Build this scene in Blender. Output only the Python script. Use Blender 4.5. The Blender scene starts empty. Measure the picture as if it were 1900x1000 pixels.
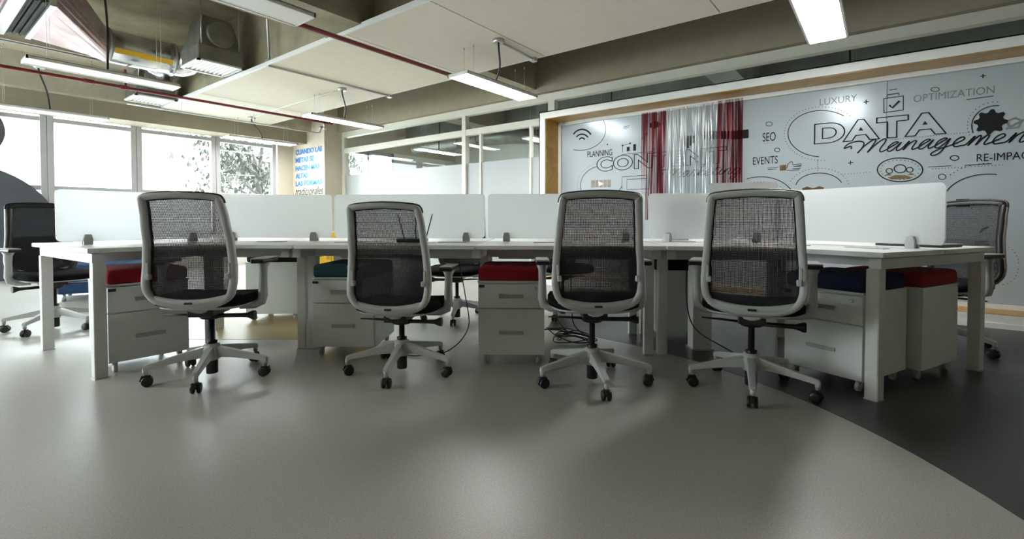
import bpy, bmesh, math, random
from mathutils import Vector, Matrix
random.seed(4)
SC=bpy.context.scene; COL=SC.collection
R=math.radians; PI=math.pi
# ---------------------------------------------------------------- camera
# room axes: world x runs along the window wall, world y along the mural wall.
# "view plan" coordinates (X right of the lens, Z ahead of the lens) are turned into room metres by W().
F=896.8; CAMZ=.898; PITCH=.0234; CY=429.2
HX,HY=.7926,.6098                       # heading of the lens in the room
def W(X,Z,z=0.): return Vector((X*HY+Z*HX, -X*HX+Z*HY, z))
cd=bpy.data.cameras.new('camera'); cam=bpy.data.objects.new('camera',cd); COL.objects.link(cam)
cam.location=(0,0,CAMZ); cam.rotation_euler=(R(90)-PITCH,0,math.atan2(HY,HX)-PI/2)
cd.sensor_width=36; cd.lens=36*F/1900; cd.shift_y=-(500-CY)/1900; cd.clip_start=.05
SC.camera=cam
# ---------------------------------------------------------------- world, exposure
wd=bpy.data.worlds.new('overcast_sky'); SC.world=wd; wd.use_nodes=True
nt=wd.node_tree; bg=nt.nodes['Background']; bg.inputs[0].default_value=(.93,.97,1,1); bg.inputs[1].default_value=6.0
SC.view_settings.view_transform='Standard'; SC.view_settings.look='None'
SC.view_settings.gamma=1; SC.view_settings.use_curve_mapping=False; SC.view_settings.exposure=1.65
LAMP=13.0; BACKLAMP=18.0
def ray(px,py):
    a=(px-950)/F; b=(CY-py)/F; c,s=math.cos(PITCH),math.sin(PITCH)
    Y=c+b*s; Zu=-s+b*c
    d=W(a,Y); d.z=Zu
    return d
def on_z(px,py,z):
    d=ray(px,py); t=(z-CAMZ)/d.z; return Vector((0,0,CAMZ))+d*t
def on_x(px,py,x):
    d=ray(px,py); return Vector((0,0,CAMZ))+d*(x/d.x)
def on_y(px,py,y):
    d=ray(px,py); return Vector((0,0,CAMZ))+d*(y/d.y)
# ---------------------------------------------------------------- materials
MATS={}
def mat(name,col,rough=.5,metal=0.,var=.06,scale=8.,bump=.0,bscale=60.,spec=.5,emit=None,es=0.,coat=0.):
    if name in MATS: return MATS[name]
    m=bpy.data.materials.new(name); m.use_nodes=True; t=m.node_tree; p=t.nodes['Principled BSDF']
    p.inputs['Roughness'].default_value=rough; p.inputs['Metallic'].default_value=metal
    p.inputs['Specular IOR Level'].default_value=spec; p.inputs['Coat Weight'].default_value=coat
    tc=t.nodes.new('ShaderNodeTexCoord'); n=t.nodes.new('ShaderNodeTexNoise'); n.inputs['Scale'].default_value=scale; n.inputs['Detail'].default_value=4
    t.links.new(tc.outputs['Object'],n.inputs['Vector'])
    r=t.nodes.new('ShaderNodeValToRGB'); r.color_ramp.elements[0].position=.3; r.color_ramp.elements[1].position=.7
    r.color_ramp.elements[0].color=tuple(c*(1-var) for c in col)+(1,); r.color_ramp.elements[1].color=tuple(min(1,c*(1+var)) for c in col)+(1,)
    t.links.new(n.outputs['Fac'],r.inputs[0]); t.links.new(r.outputs[0],p.inputs['Base Color'])
    if bump:
        n2=t.nodes.new('ShaderNodeTexNoise'); n2.inputs['Scale'].default_value=bscale; n2.inputs['Detail'].default_value=3
        b=t.nodes.new('ShaderNodeBump'); b.inputs['Strength'].default_value=bump; b.inputs['Distance'].default_value=.01
        t.links.new(tc.outputs['Object'],n2.inputs['Vector']); t.links.new(n2.outputs['Fac'],b.inputs['Height']); t.links.new(b.outputs[0],p.inputs['Normal'])
    if emit: p.inputs['Emission Color'].default_value=emit+(1,); p.inputs['Emission Strength'].default_value=es
    MATS[name]=m; return m
def floor_mat(name,c1,c2,rough):
    m=bpy.data.materials.new(name); m.use_nodes=True; t=m.node_tree; p=t.nodes['Principled BSDF']
    tc=t.nodes.new('ShaderNodeTexCoord'); n=t.nodes.new('ShaderNodeTexNoise'); n.inputs['Scale'].default_value=170; n.inputs['Detail'].default_value=3; n.inputs['Roughness'].default_value=.7
    n2=t.nodes.new('ShaderNodeTexNoise'); n2.inputs['Scale'].default_value=1.3; n2.inputs['Detail'].default_value=5
    r=t.nodes.new('ShaderNodeValToRGB'); r.color_ramp.elements[0].position=.35; r.color_ramp.elements[1].position=.66
    r.color_ramp.elements[0].color=c1+(1,); r.color_ramp.elements[1].color=c2+(1,)
    for x in (n,n2): t.links.new(tc.outputs['Object'],x.inputs['Vector'])
    t.links.new(n.outputs['Fac'],r.inputs[0]); t.links.new(r.outputs[0],p.inputs['Base Color'])
    mr=t.nodes.new('ShaderNodeMapRange'); mr.inputs['To Min'].default_value=rough-.06; mr.inputs['To Max'].default_value=rough+.08
    t.links.new(n2.outputs['Fac'],mr.inputs['Value']); t.links.new(mr.outputs[0],p.inputs['Roughness'])
    b=t.nodes.new('ShaderNodeBump'); b.inputs['Strength'].default_value=.05; b.inputs['Distance'].default_value=.004
    t.links.new(n.outputs['Fac'],b.inputs['Height']); t.links.new(b.outputs[0],p.inputs['Normal'])
    p.inputs['Specular IOR Level'].default_value=.5
    return m
def front_only(t,f):      # surface reflection only where light enters the sheet
    g=t.nodes.new('ShaderNodeNewGeometry'); i=t.nodes.new('ShaderNodeMath'); i.operation='SUBTRACT'; i.inputs[0].default_value=1; t.links.new(g.outputs['Backfacing'],i.inputs[1])
    m=t.nodes.new('ShaderNodeMath'); m.operation='MULTIPLY'; t.links.new(i.outputs[0],m.inputs[0]); t.links.new(f.outputs[0],m.inputs[1]); return m.outputs[0]
def glass_mat(name,tint=(.93,.97,.96),refl=.12):
    m=bpy.data.materials.new(name); m.use_nodes=True; t=m.node_tree; t.nodes.clear()
    o=t.nodes.new('ShaderNodeOutputMaterial'); a=t.nodes.new('ShaderNodeBsdfTransparent'); a.inputs[0].default_value=tint+(1,)
    g=t.nodes.new('ShaderNodeBsdfGlossy'); g.inputs['Roughness'].default_value=.02; f=t.nodes.new('ShaderNodeFresnel'); f.inputs[0].default_value=1.5
    x=t.nodes.new('ShaderNodeMixShader'); t.links.new(front_only(t,f),x.inputs[0]); t.links.new(a.outputs[0],x.inputs[1]); t.links.new(g.outputs[0],x.inputs[2]); t.links.new(x.outputs[0],o.inputs[0])
    return m
def frost_mat(name,col,mixr=.3,trough=.35,srough=.3,translucent=.5):
    m=bpy.data.materials.new(name); m.use_nodes=True; t=m.node_tree; t.nodes.clear(); N=t.nodes.new; L=t.links.new
    o=N('ShaderNodeOutputMaterial'); d=N('ShaderNodeBsdfDiffuse'); tr=N('ShaderNodeBsdfTranslucent'); rf=N('ShaderNodeBsdfRefraction')
    d.inputs[0].default_value=col+(1,); tr.inputs[0].default_value=col+(1,); rf.inputs[0].default_value=col+(1,); rf.inputs['Roughness'].default_value=trough; rf.inputs['IOR'].default_value=1.3
    g=N('ShaderNodeBsdfGlossy'); g.inputs['Roughness'].default_value=srough; f=N('ShaderNodeFresnel'); f.inputs[0].default_value=1.45
    m1=N('ShaderNodeMixShader'); m1.inputs[0].default_value=translucent; L(d.outputs[0],m1.inputs[1]); L(tr.outputs[0],m1.inputs[2])
    m2=N('ShaderNodeMixShader'); m2.inputs[0].default_value=mixr; L(m1.outputs[0],m2.inputs[1]); L(rf.outputs[0],m2.inputs[2])
    m3=N('ShaderNodeMixShader'); L(front_only(t,f),m3.inputs[0]); L(m2.outputs[0],m3.inputs[1]); L(g.outputs[0],m3.inputs[2]); L(m3.outputs[0],o.inputs[0])
    return m
def mesh_fabric(name,col,cover,freq=520):
    m=bpy.data.materials.new(name); m.use_nodes=True; t=m.node_tree; N=t.nodes.new; L=t.links.new
    p=t.nodes['Principled BSDF']; o=t.nodes['Material Output']; p.inputs['Base Color'].default_value=col+(1,); p.inputs['Roughness'].default_value=.8
    tc=N('ShaderNodeTexCoord'); sp=N('ShaderNodeSeparateXYZ'); L(tc.outputs['Object'],sp.inputs[0])
    outs=[]
    for ax in ('X','Z'):
        mu=N('ShaderNodeMath'); mu.operation='MULTIPLY'; mu.inputs[1].default_value=freq; L(sp.outputs[ax],mu.inputs[0])
        s=N('ShaderNodeMath'); s.operation='SINE'; L(mu.outputs[0],s.inputs[0])
        nz=N('ShaderNodeTexNoise'); nz.inputs['Scale'].default_value=90; L(tc.outputs['Object'],nz.inputs['Vector'])
        ad=N('ShaderNodeMath'); ad.operation='ADD'; L(s.outputs[0],ad.inputs[0]); L(nz.outputs['Fac'],ad.inputs[1]); outs.append(ad)
    mx=N('ShaderNodeMath'); mx.operation='MAXIMUM'; L(outs[0].outputs[0],mx.inputs[0]); L(outs[1].outputs[0],mx.inputs[1])
    gt=N('ShaderNodeMapRange'); gt.inputs['From Min'].default_value=cover-.25; gt.inputs['From Max'].default_value=cover+.25; L(mx.outputs[0],gt.inputs['Value'])
    tb=N('ShaderNodeBsdfTransparent'); x=N('ShaderNodeMixShader'); L(gt.outputs[0],x.inputs[0]); L(tb.outputs[0],x.inputs[1]); L(p.outputs[0],x.inputs[2]); L(x.outputs[0],o.inputs[0])
    return m
def foil_mat(name,col):
    m=bpy.data.materials.new(name); m.use_nodes=True; t=m.node_tree; N=t.nodes.new; L=t.links.new
    p=t.nodes['Principled BSDF']; o=t.nodes['Material Output']; p.inputs['Base Color'].default_value=col+(1,); p.inputs['Metallic'].default_value=.85; p.inputs['Roughness'].default_value=.28
    tb=N('ShaderNodeBsdfTransparent'); tb.inputs[0].default_value=tuple(min(1,c*1.1+.1) for c in col)+(1,)
    x=N('ShaderNodeMixShader'); x.inputs[0].default_value=.42; L(tb.outputs[0],x.inputs[1]); L(p.outputs[0],x.inputs[2]); L(x.outputs[0],o.inputs[0])
    return m
def wood_mat(name,c1,c2,rough=.3):
    m=bpy.data.materials.new(name); m.use_nodes=True; t=m.node_tree; p=t.nodes['Principled BSDF']; N=t.nodes.new; L=t.links.new
    tc=N('ShaderNodeTexCoord'); mp=N('ShaderNodeMapping'); mp.inputs['Scale'].default_value=(3,1.2,3); L(tc.outputs['Object'],mp.inputs[0])
    n=N('ShaderNodeTexNoise'); n.inputs['Scale'].default_value=2.5; n.inputs['Detail'].default_value=8; n.inputs['Distortion'].default_value=.8; L(mp.outputs[0],n.inputs['Vector'])
    r=N('ShaderNodeValToRGB'); r.color_ramp.elements[0].position=.3; r.color_ramp.elements[1].position=.7; r.color_ramp.elements[0].color=c1+(1,); r.color_ramp.elements[1].color=c2+(1,)
    L(n.outputs['Fac'],r.inputs[0]); L(r.outputs[0],p.inputs['Base Color']); p.inputs['Roughness'].default_value=rough
    return m
M_FLOOR=floor_mat('grey_linoleum',(.33,.322,.30),(.47,.46,.43),.34)
M_DARKF=floor_mat('charcoal_linoleum',(.028,.028,.028),(.05,.05,.049),.36)
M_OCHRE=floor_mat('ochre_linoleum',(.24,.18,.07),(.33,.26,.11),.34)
M_WALL=mat('cream_wall_paint',(.57,.515,.41),.7,var=.03,bump=.05)
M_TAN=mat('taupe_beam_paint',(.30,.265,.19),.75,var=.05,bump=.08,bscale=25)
M_TANL=mat('light_taupe_beam_paint',(.50,.46,.36),.75,var=.06,bump=.08,bscale=25)
M_CONC=mat('board_marked_concrete',(.33,.30,.21),.8,var=.22,scale=3,bump=.25,bscale=18)
M_SLAB=mat('olive_slab_concrete',(.30,.27,.18),.85,var=.25,scale=2.2,bump=.3,bscale=14)
M_PANEL=mat('off_white_ceiling_board',(.74,.695,.60),.75,var=.02,bump=.03)
M_WHITE=mat('white_lacquer',(.80,.81,.80),.35,var=.015)
M_OFFW=mat('white_frame_paint',(.76,.76,.73),.45,var=.02)
M_HEAD=mat('cream_partition_frame',(.62,.60,.53),.5,var=.03)
M_STEELW=mat('white_powder_coated_steel',(.64,.65,.63),.4,var=.03,scale=20)
M_PED=mat('pedestal_white_paint',(.70,.73,.72),.42,var=.02)
M_PEDIN=mat('dark_joint',(.05,.05,.05),.6)
M_ALU=mat('brushed_aluminium',(.55,.56,.56),.35,metal=.8,var=.08,scale=30)
M_GALV=mat('galvanised_sheet',(.22,.22,.20),.42,metal=.7,var=.2,scale=6,bump=.05,bscale=30)
M_DUCT=mat('bright_foil_duct',(.68,.69,.70),.22,metal=.95,var=.12,scale=7,bump=.35,bscale=9)
M_FOILP=mat('pink_tinted_foil',(.50,.38,.40),.38,metal=.8,var=.2,scale=4,bump=.5,bscale=9)
M_RED=mat('sprinkler_pipe_red',(.20,.012,.014),.4,var=.1)
M_YEL=mat('yellow_tape',(.85,.52,.03),.45)
M_BLACK=mat('black_plastic',(.012,.012,.013),.4,var=.1)
M_RUB=mat('black_rubber',(.018,.018,.018),.65,bump=.3,bscale=20)
M_CHAIR=mat('light_grey_nylon',(.47,.49,.49),.42,var=.03,bump=.05,bscale=200)
M_SEAT=mat('black_seat_fabric',(.008,.008,.009),1.0,spec=.15,var=.2,scale=200,bump=.3,bscale=400)
M_MESH=mesh_fabric('black_woven_mesh',(.010,.011,.014),.45,1150)
M_SCR=frost_mat('frosted_acrylic',(.92,.945,.95),.18,.4,.35,.58)
M_FILM=frost_mat('frosted_glass_film',(.60,.66,.69),.30,.42,.34,.25)
M_FILM2=frost_mat('frosted_partition_film',(.50,.525,.535),.06,.35,.3,.3)
M_GLASS=glass_mat('clear_glass')
M_WFR=mat('grey_window_frame_paint',(.42,.42,.43),.45,var=.03)
M_CLAMP=mat('silver_clamp_plastic',(.38,.39,.39),.4,metal=.3)
M_WOOD=wood_mat('birch_plywood',(.34,.17,.018),(.52,.30,.05))
M_INK=mat('black_vinyl',(.012,.012,.014),.6,spec=.2)
M_INKG=mat('grey_vinyl',(.20,.21,.22),.4)
M_INKB=wood_mat('brown_vinyl',(.05,.03,.015),(.22,.15,.07))
M_INKL=mat('sky_blue_vinyl',(.03,.17,.46),.6)
M_INKR=mat('red_vinyl',(.4,.02,.02),.4)
M_LAMPON=mat('lit_diffuser',(1,1,1),.5,emit=(1,.99,.97),es=LAMP)
M_LAMPBK=mat('lit_diffuser_rear_room',(1,1,1),.5,emit=(1,.99,.97),es=BACKLAMP)
M_LAMPOFF=mat('unlit_diffuser',(.80,.81,.82),.4,var=.01)
M_BLUE=mat('navy_blue_fabric',(.02,.06,.16),.9,var=.15,bump=.2,bscale=200)
M_LEAF=mat('leaf_green',(.045,.05,.04),.6,var=.3,scale=3)
M_BARK=mat('bark',(.04,.035,.03),.9,bump=.5)
M_OUT=mat('pale_pavement',(.5,.5,.48),.8)
M_DISC=mat('smoked_window_film',(.08,.085,.10),.25,var=.25,scale=1.2)
def fabric(name,c): return mat(name,c,.95,var=.12,scale=300,bump=.25,bscale=500)
M_CRED=fabric('crimson_felt',(.30,.008,.018)); M_CTEAL=fabric('teal_felt',(.014,.062,.066)); M_CNAVY=fabric('navy_felt',(.012,.02,.06)); M_CBLK=fabric('black_felt',(.01,.01,.011)); M_CDRED=fabric('brick_felt',(.24,.022,.015))
# ---------------------------------------------------------------- mesh builder
class MB:
    def __init__(s): s.v=[]; s.f=[]; s.sm=[]
    def add(s,vs,fs,smooth=False,T=None):
        o=len(s.v)
        for p in vs:
            p=Vector(p); s.v.append(T@p if T else p)
        for f in fs: s.f.append([i+o for i in f]); s.sm.append(smooth)
        return s
    def box(s,c,d,T=None,b=0.):
        x,y,z=d[0]/2,d[1]/2,d[2]/2; c=Vector(c)
        if b<=0:
            vs=[c+Vector((i*x,j*y,k*z)) for i in(-1,1) for j in(-1,1) for k in(-1,1)]
            return s.add(vs,[(0,1,3,2),(4,6,7,5),(0,4,5,1),(2,3,7,6),(0,2,6,4),(1,5,7,3)],False,T)
        # chamfered box through a small bmesh
        bm=bmesh.new(); bmesh.ops.create_cube(bm,size=1)
        for v in bm.verts: v.co=c+Vector((v.co.x*d[0],v.co.y*d[1],v.co.z*d[2]))
        bmesh.ops.bevel(bm,geom=bm.edges[:],offset=b,segments=2 if b>.006 else 1,affect='EDGES',profile=.5)
        bm.verts.index_update(); vs=[v.co.copy() for v in bm.verts]; fs=[[v.index for v in f.verts] for f in bm.faces]; bm.free()
        return s.add(vs,fs,False,T)
    def prism(s,poly,z0,z1,T=None,smooth=False):
        n=len(poly); vs=[(p[0],p[1],z0) for p in poly]+[(p[0],p[1],z1) for p in poly]
        fs=[list(range(n))[::-1],[i+n for i in range(n)]]+[(i,(i+1)%n,(i+1)%n+n,i+n) for i in range(n)]
        return s.add(vs,fs,smooth,T)
    def tube(s,pts,r,n=10,cap=True,T=None,smooth=True,flat=1.):
        pts=[Vector(p) for p in pts]; rs=r if isinstance(r,(list,tuple)) else [r]*len(pts); vs=[];fs=[]
        up=None
        for i,p in enumerate(pts):
            d=(pts[min(i+1,len(pts)-1)]-pts[max(i-1,0)]); d.normalize()
            if up is None: up=Vector((0,0,1)) if abs(d.z)<.9 else Vector((1,0,0))
            a=d.cross(up)
            if a.length<1e-4: a=d.cross(Vector((0,1,0)))
            a.normalize(); b=a.cross(d); up=b
            for k in range(n):
                t=2*PI*k/n; vs.append(p+(a*math.cos(t)+b*math.sin(t)*flat)*rs[i])
        for i in range(len(pts)-1):
            for k in range(n): fs.append((i*n+k,i*n+(k+1)%n,(i+1)*n+(k+1)%n,(i+1)*n+k))
        s.add(vs,fs,smooth,T)
        if cap:
            m=len(pts)-1; s.add([vs[k] for k in range(n)],[list(range(n))],False,T); s.add([vs[m*n+k] for k in range(n)],[list(range(n))[::-1]],False,T)
        return s
    def cyl(s,p0,p1,r,n=14,T=None): return s.tube([p0,p1],r,n,True,T)
    def lathe(s,prof,n=20,T=None,axis='z'):
        vs=[];fs=[]
        for r,h in prof:
            for k in range(n):
                t=2*PI*k/n; x,y=r*math.cos(t),r*math.sin(t)
                vs.append((x,y,h) if axis=='z' else ((h,x,y) if axis=='x' else (x,h,y)))
        for i in range(len(prof)-1):
            for k in range(n): fs.append((i*n+k,i*n+(k+1)%n,(i+1)*n+(k+1)%n,(i+1)*n+k))
        fs.append(list(range(n))[::-1]); fs.append([(len(prof)-1)*n+k for k in range(n)])
        return s.add(vs,fs,True,T)
    def build(s,name,m,parent=None,label=None,bev=0.):
        me=bpy.data.meshes.new(name); me.from_pydata([tuple(v) for v in s.v],[],s.f); me.materials.append(m)
        for p,q in zip(me.polygons,s.sm): p.use_smooth=q
        me.validate()
        bm=bmesh.new(); bm.from_mesh(me); bmesh.ops.remove_doubles(bm,verts=bm.verts,dist=1e-5); bmesh.ops.recalc_face_normals(bm,faces=bm.faces)
        if bev: bmesh.ops.bevel(bm,geom=[e for e in bm.edges if len(e.link_faces)==2 and e.calc_face_angle(0)>.6],offset=bev,segments=2,affect='EDGES')
        bm.to_mesh(me); bm.free()
        o=bpy.data.objects.new(name,me); COL.objects.link(o)
        if parent: o.parent=parent
        if label: o['label']=label
        return o
def thing(name,label,cat,loc=(0,0,0),rz=0.,group=None):
    o=bpy.data.objects.new(name,None); COL.objects.link(o); o.location=loc; o.rotation_euler=(0,0,rz); o.empty_display_size=.1
    o['label']=label; o['category']=cat
    if group: o['group']=group
    return o
def tag(o,label,cat,group=None,kind=None):
    o['label']=label; o['category']=cat
    if group: o['group']=group
    if kind: o['kind']=kind
    return o
def struct(o,label=None,cat=None):
    o['kind']='structure'
    if label: o['label']=label
    if cat: o['category']=cat
    return o
def dup(root,loc,rz,label,group=None):
    r=root.copy(); COL.objects.link(r); r.location=loc; r.rotation_euler=(0,0,rz); r['label']=label
    if group: r['group']=group
    for ch in list(root.children):
        c=ch.copy(); COL.objects.link(c); c.parent=r
        for g in list(ch.children):
            d=g.copy(); COL.objects.link(d); d.parent=c
    return r
def bx(name,x0,x1,y0,y1,z0,z1,m,parent=None,b=0.):
    return MB().box(((x0+x1)/2,(y0+y1)/2,(z0+z1)/2),(x1-x0,y1-y0,z1-z0),None,b).build(name,m,parent)
def arc(cx,cy,rx,ry,a0,a1,n=24): return [(cx+rx*math.cos(R(a0+(a1-a0)*i/n)),cy+ry*math.sin(R(a0+(a1-a0)*i/n))) for i in range(n+1)]
def catmull(P,k=6):
    out=[]; P=[Vector(p) for p in P]; Q=[P[0]]+P+[P[-1]]
    for i in range(1,len(Q)-2):
        for j in range(k):
            t=j/k; a,b,c,d=Q[i-1:i+3]
            out.append(.5*((2*b)+(c-a)*t+(2*a-5*b+4*c-d)*t*t+(3*b-a-3*c+d)*t**3))
    out.append(P[-1]); return out
# ================================================================ SHELL
XM,XF,YWIN,YCOL=5.98,5.60,10.34,9.10      # mural glass, mural frame front, window wall, column side
X0,Y0,SLAB=-4.0,-4.5,3.7
CZ=2.77
fl=bx('floor',X0,10.6,Y0,YWIN+.3,-.08,0,M_FLOOR); struct(fl,'light grey speckled linoleum floor','floor')
# charcoal inlay: bounded by a sweeping arc (centre and radius in view-plan metres)
pts=[(-1.095+2.64*math.cos(R(a)),1.70+2.64*math.sin(R(a))) for a in range(-60,60,3)]
pts+= [(.28,3.93),(.75,6.2)]
poly=[W(*p) for p in pts]; poly+=[Vector((5.59,W(.75,6.2).y,0)),Vector((5.59,Y0+.01,0)),Vector((W(*pts[0]).x,Y0+.01,0))]
struct(MB().prism([(p.x,p.y) for p in poly],-.01,.0015).build('floor_inlay_dark',M_DARKF))
SC.objects['floor_inlay_dark']['label']='charcoal linoleum area with a curved edge on the right'; SC.objects['floor_inlay_dark']['category']='floor'
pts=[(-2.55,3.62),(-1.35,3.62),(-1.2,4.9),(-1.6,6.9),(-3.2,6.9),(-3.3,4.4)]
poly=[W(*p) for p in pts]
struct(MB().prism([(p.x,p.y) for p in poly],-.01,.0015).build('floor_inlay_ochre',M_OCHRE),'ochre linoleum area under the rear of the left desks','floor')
cl=bx('ceiling',X0,10.6,Y0,YWIN+.3,SLAB,SLAB+.2,M_SLAB); struct(cl,'bare olive-brown concrete ceiling slab','ceiling')
struct(bx('ceiling_rear_room',6.3,10.6,Y0,YWIN,SLAB-.02,SLAB,mat('pale_grey_slab',(.42,.42,.40),.85,var=.12,scale=2)),'pale grey ceiling slab of the room behind the glass','ceiling')
struct(bx('wall_back',X0-.2,X0,Y0,YWIN+.3,0,.62,M_WALL),'cream wall behind the camera','wall')
struct(bx('wall_back_head',X0-.2,X0,Y0,YWIN+.3,2.66,SLAB,M_WALL)); struct(bx('wall_back_pier',X0-.2,X0,Y0,6.2,.62,2.66,M_WALL))
for i in range(2):  # windows added to the unseen wall as a source of fill light
    y=6.2+i*2.2
    w=thing('window_%d'%(i+11),'added white framed window behind the camera, unseen, for fill light','window',(X0-.08,y+1.1,0)); struct(w); w['group']='added fill windows behind the camera'
    m=MB(); m.box((0,-1.06,1.64),(.09,.08,2.04)).box((0,1.06,1.64),(.09,.08,2.04)).box((0,0,.65),(.09,2.2,.06)).box((0,0,2.63),(.09,2.2,.06)); m.build('window_frame',M_OFFW,w)
    MB().box((0,0,1.64),(.008,2.05,1.92)).build('pane',M_GLASS,w)
struct(bx('wall_right',X0,10.6,Y0-.2,Y0,0,SLAB,M_WALL),'cream wall far right','wall')
struct(bx('wall_far',10.6,10.8,Y0-.2,YWIN+.3,0,SLAB,M_OFFW),'far wall of the room behind the glass','wall')
# window wall
WX=sorted([on_y(px,280,YWIN).x for px in (88,254,401,513)])
wins=[X0+.3,-1.75]+WX
struct(bx('wall_windows',X0,10.6,YWIN,YWIN+.25,0,.62,M_OFFW),'white wall below the windows','wall')
struct(bx('wall_windows_pier',WX[-1]+.03,6.7,YWIN,YWIN+.25,.62,SLAB,M_WALL),'cream wall between windows and lettered column','wall')
struct(bx('wall_windows_rear_head',6.7,10.6,YWIN,YWIN+.25,2.66,SLAB,M_WALL)); struct(bx('wall_windows_head',X0,WX[-1]+.03,YWIN,YWIN+.25,2.66,SLAB,M_WALL))
zt=2.43
for i in range(len(wins)-1):
    a,b=wins[i],wins[i+1]
    w=thing('window_%d'%(i+1),['white framed window, out of view behind the camera side','white framed window at the far left edge','white framed window second from the left edge','wide white framed window with open sky','white framed window with tree branches at its right','rightmost white framed window filled by the tree'][min(5,i+1)],'window',((a+b)/2,YWIN+.06,0)); struct(w)
    h=(b-a)/2
    f=MB()
    for sx in(-1,1): f.box((sx*(h-.042),0,(.62+2.66)/2),(.08,.10,2.04),b=.008)
    f.box((0,0,.65),(2*h,.09,.06)).box((0,0,2.63),(2*h,.09,.06)).box((0,0,zt+.035),(2*h,.09,.07),b=.006).box((0,0,1.40),(2*h,.08,.075),b=.006)
    f.build('window_frame',M_WFR,w)
    MB().box((0,0,(1.44+zt)/2),(2*h-.15,.008,zt-1.44)).build('pane',M_GLASS,w)
    MB().box((0,0,(.68+1.36)/2),(2*h-.15,.008,.68)).build('pane',M_GLASS,w)
    MB().box((0,0,2.55),(2*h-.15,.008,.09)).build('pane',M_GLASS,w)
struct(bx('wall_windows_rear_pier',8.3,10.6,YWIN,YWIN+.25,.62,2.66,M_OFFW))
w=thing('window_20','white framed window of the room behind the glass partition','window',(7.5,YWIN+.06,0)); struct(w)
MB().box((0,0,2.6),(1.6,.1,.12)).box((0,0,.68),(1.6,.1,.12)).box((-.76,0,1.64),(.08,.1,2)).box((.76,0,1.64),(.08,.1,2)).box((0,0,1.64),(.06,.1,2)).build('window_frame',M_WFR,w); MB().box((0,0,1.64),(1.5,.008,1.9)).build('pane',M_GLASS,w)
# bulkhead over the windows, edge beams
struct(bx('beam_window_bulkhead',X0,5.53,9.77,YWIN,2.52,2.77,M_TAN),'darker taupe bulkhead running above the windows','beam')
struct(bx('beam_window_upper',X0,5.53,9.60,YWIN,2.77,3.26,M_TANL),'light taupe beam above the window bulkhead','beam')
struct(bx('beam_window_ledge',X0,5.53,9.1,YWIN,3.26,SLAB,M_TANL))
struct(bx('beam_cross',X0,6.1,4.05,4.65,2.80,SLAB,M_CONC),'board-marked concrete beam crossing the ceiling','beam')
struct(bx('beam_side',3.02,3.35,Y0,9.6,2.80,SLAB,M_CONC),'concrete beam above the ceiling board edge','beam')
struct(bx('beam_mural',5.84,6.3,Y0,YCOL,2.74,SLAB,M_TAN),'taupe beam over the glass partition','beam')
# column with lettering
col=bx('column',5.53,6.1,YCOL,YWIN,0,SLAB,M_WALL); struct(col,'cream column with blue lettering','column')
# floating ceiling board: boards with recessed seams
cb=thing('ceiling_board','large off-white suspended ceiling boards with fine seams','ceiling',(0,0,0)); cb['kind']='structure'
ys=[Y0,-2.6,-.7,1.2,3.1,4.33,5.90,8.05,9.60]
for y0,y1 in zip(ys[:-1],ys[1:]):
    bx('board',2.88,4.64,y0+.006,y1-.006,CZ,CZ+.03,M_PANEL,cb)
bx('edge_trim',2.86,2.88,Y0,9.60,CZ-.004,CZ+.045,M_WHITE,cb); bx('edge_trim',4.64,4.655,Y0,9.60,CZ-.002,CZ+.035,M_OFFW,cb)
bx('backing',2.9,4.62,Y0,9.58,CZ+.031,CZ+.04,M_PEDIN,cb)
# ================================================================ GLASS PARTITION + REAR ROOM
gp=thing('glass_partition','white framed glass partition with frosted lower band, left of the mural','partition',(XM,0,0)); gp['kind']='structure'
yA=3.80; yB=YCOL
vert=[yB-.04]+[on_x(px,300,XM).y for px in (864,)]
f=MB(); f.box((0,(Y0+yB)/2,2.685),(.10,yB-Y0,.11)).box((0,(yA+yB)/2,2.35),(.09,yB-yA,.10)).box((0,(yA+yB)/2,.05),(.09,yB-yA,.10))
f.build('header_rail',M_HEAD,gp)
for y in vert+[yA+.03]: MB().box((0,y,1.34),(.10,.09,2.6),b=.006).build('mullion',M_HEAD,gp)
ym=[on_x(px,300,XM).y for px in (893,986)]
for y in ym: MB().box((0,y,1.2),(.06,.035,2.2)).build('door_stile',M_HEAD,gp)
segs=sorted(vert+[yA])
for a,b in zip(segs[:-1],segs[1:]):
    MB().box((0,(a+b)/2,1.2+.0),(.008,b-a-.08,2.2)).build('pane',M_GLASS,gp)
    MB().box((0,(a+b)/2,2.515),(.008,b-a-.08,.23)).build('pane',M_GLASS,gp)
    MB().box((-.008,(a+b)/2,.97),(.003,b-a-.09,1.74)).build('frosted_film',M_FILM2,gp)
MB().box((0,(Y0+yA)/2,2.53),(.008,yA-Y0-.06,.26)).build('pane',M_GLASS,gp)
MB().box((0,on_x(1024,190,XM).y,2.53),(.09,.08,.26)).build('mullion',M_HEAD,gp)
# rear room: duct, beams, lamps
M_DK=mat('dark_concrete',(.26,.26,.25),.85,var=.2,scale=2,bump=.2,bscale=10)
struct(bx('rear_beam',6.3,10.6,1.6,2.0,2.9,SLAB,M_DK)); struct(bx('rear_beam',6.3,10.6,6.9,7.3,2.95,SLAB,M_TAN)); struct(bx('rear_beam',8.7,9.1,Y0,YWIN,2.95,SLAB,M_DK))
rd=thing('round_duct','grey round air duct under the ceiling behind the glass partition','duct',(0,0,0))
MB().tube(catmull([(8.4,9.6,2.76),(8.4,8.2,2.76),(8.45,7.0,2.76),(8.7,6.4,2.76),(9.4,6.1,2.76),(10.5,6.1,2.76)]),.17,16).build('duct_run',M_GALV,rd)
for y in (9.2,8.6,8.0,7.4): MB().lathe([(.171,y-.012),(.178,y-.012),(.178,y+.012),(.171,y+.012)],18,Matrix.Translation((8.4,0,2.76)),'y').build('duct_joint',M_GALV,rd)
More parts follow.
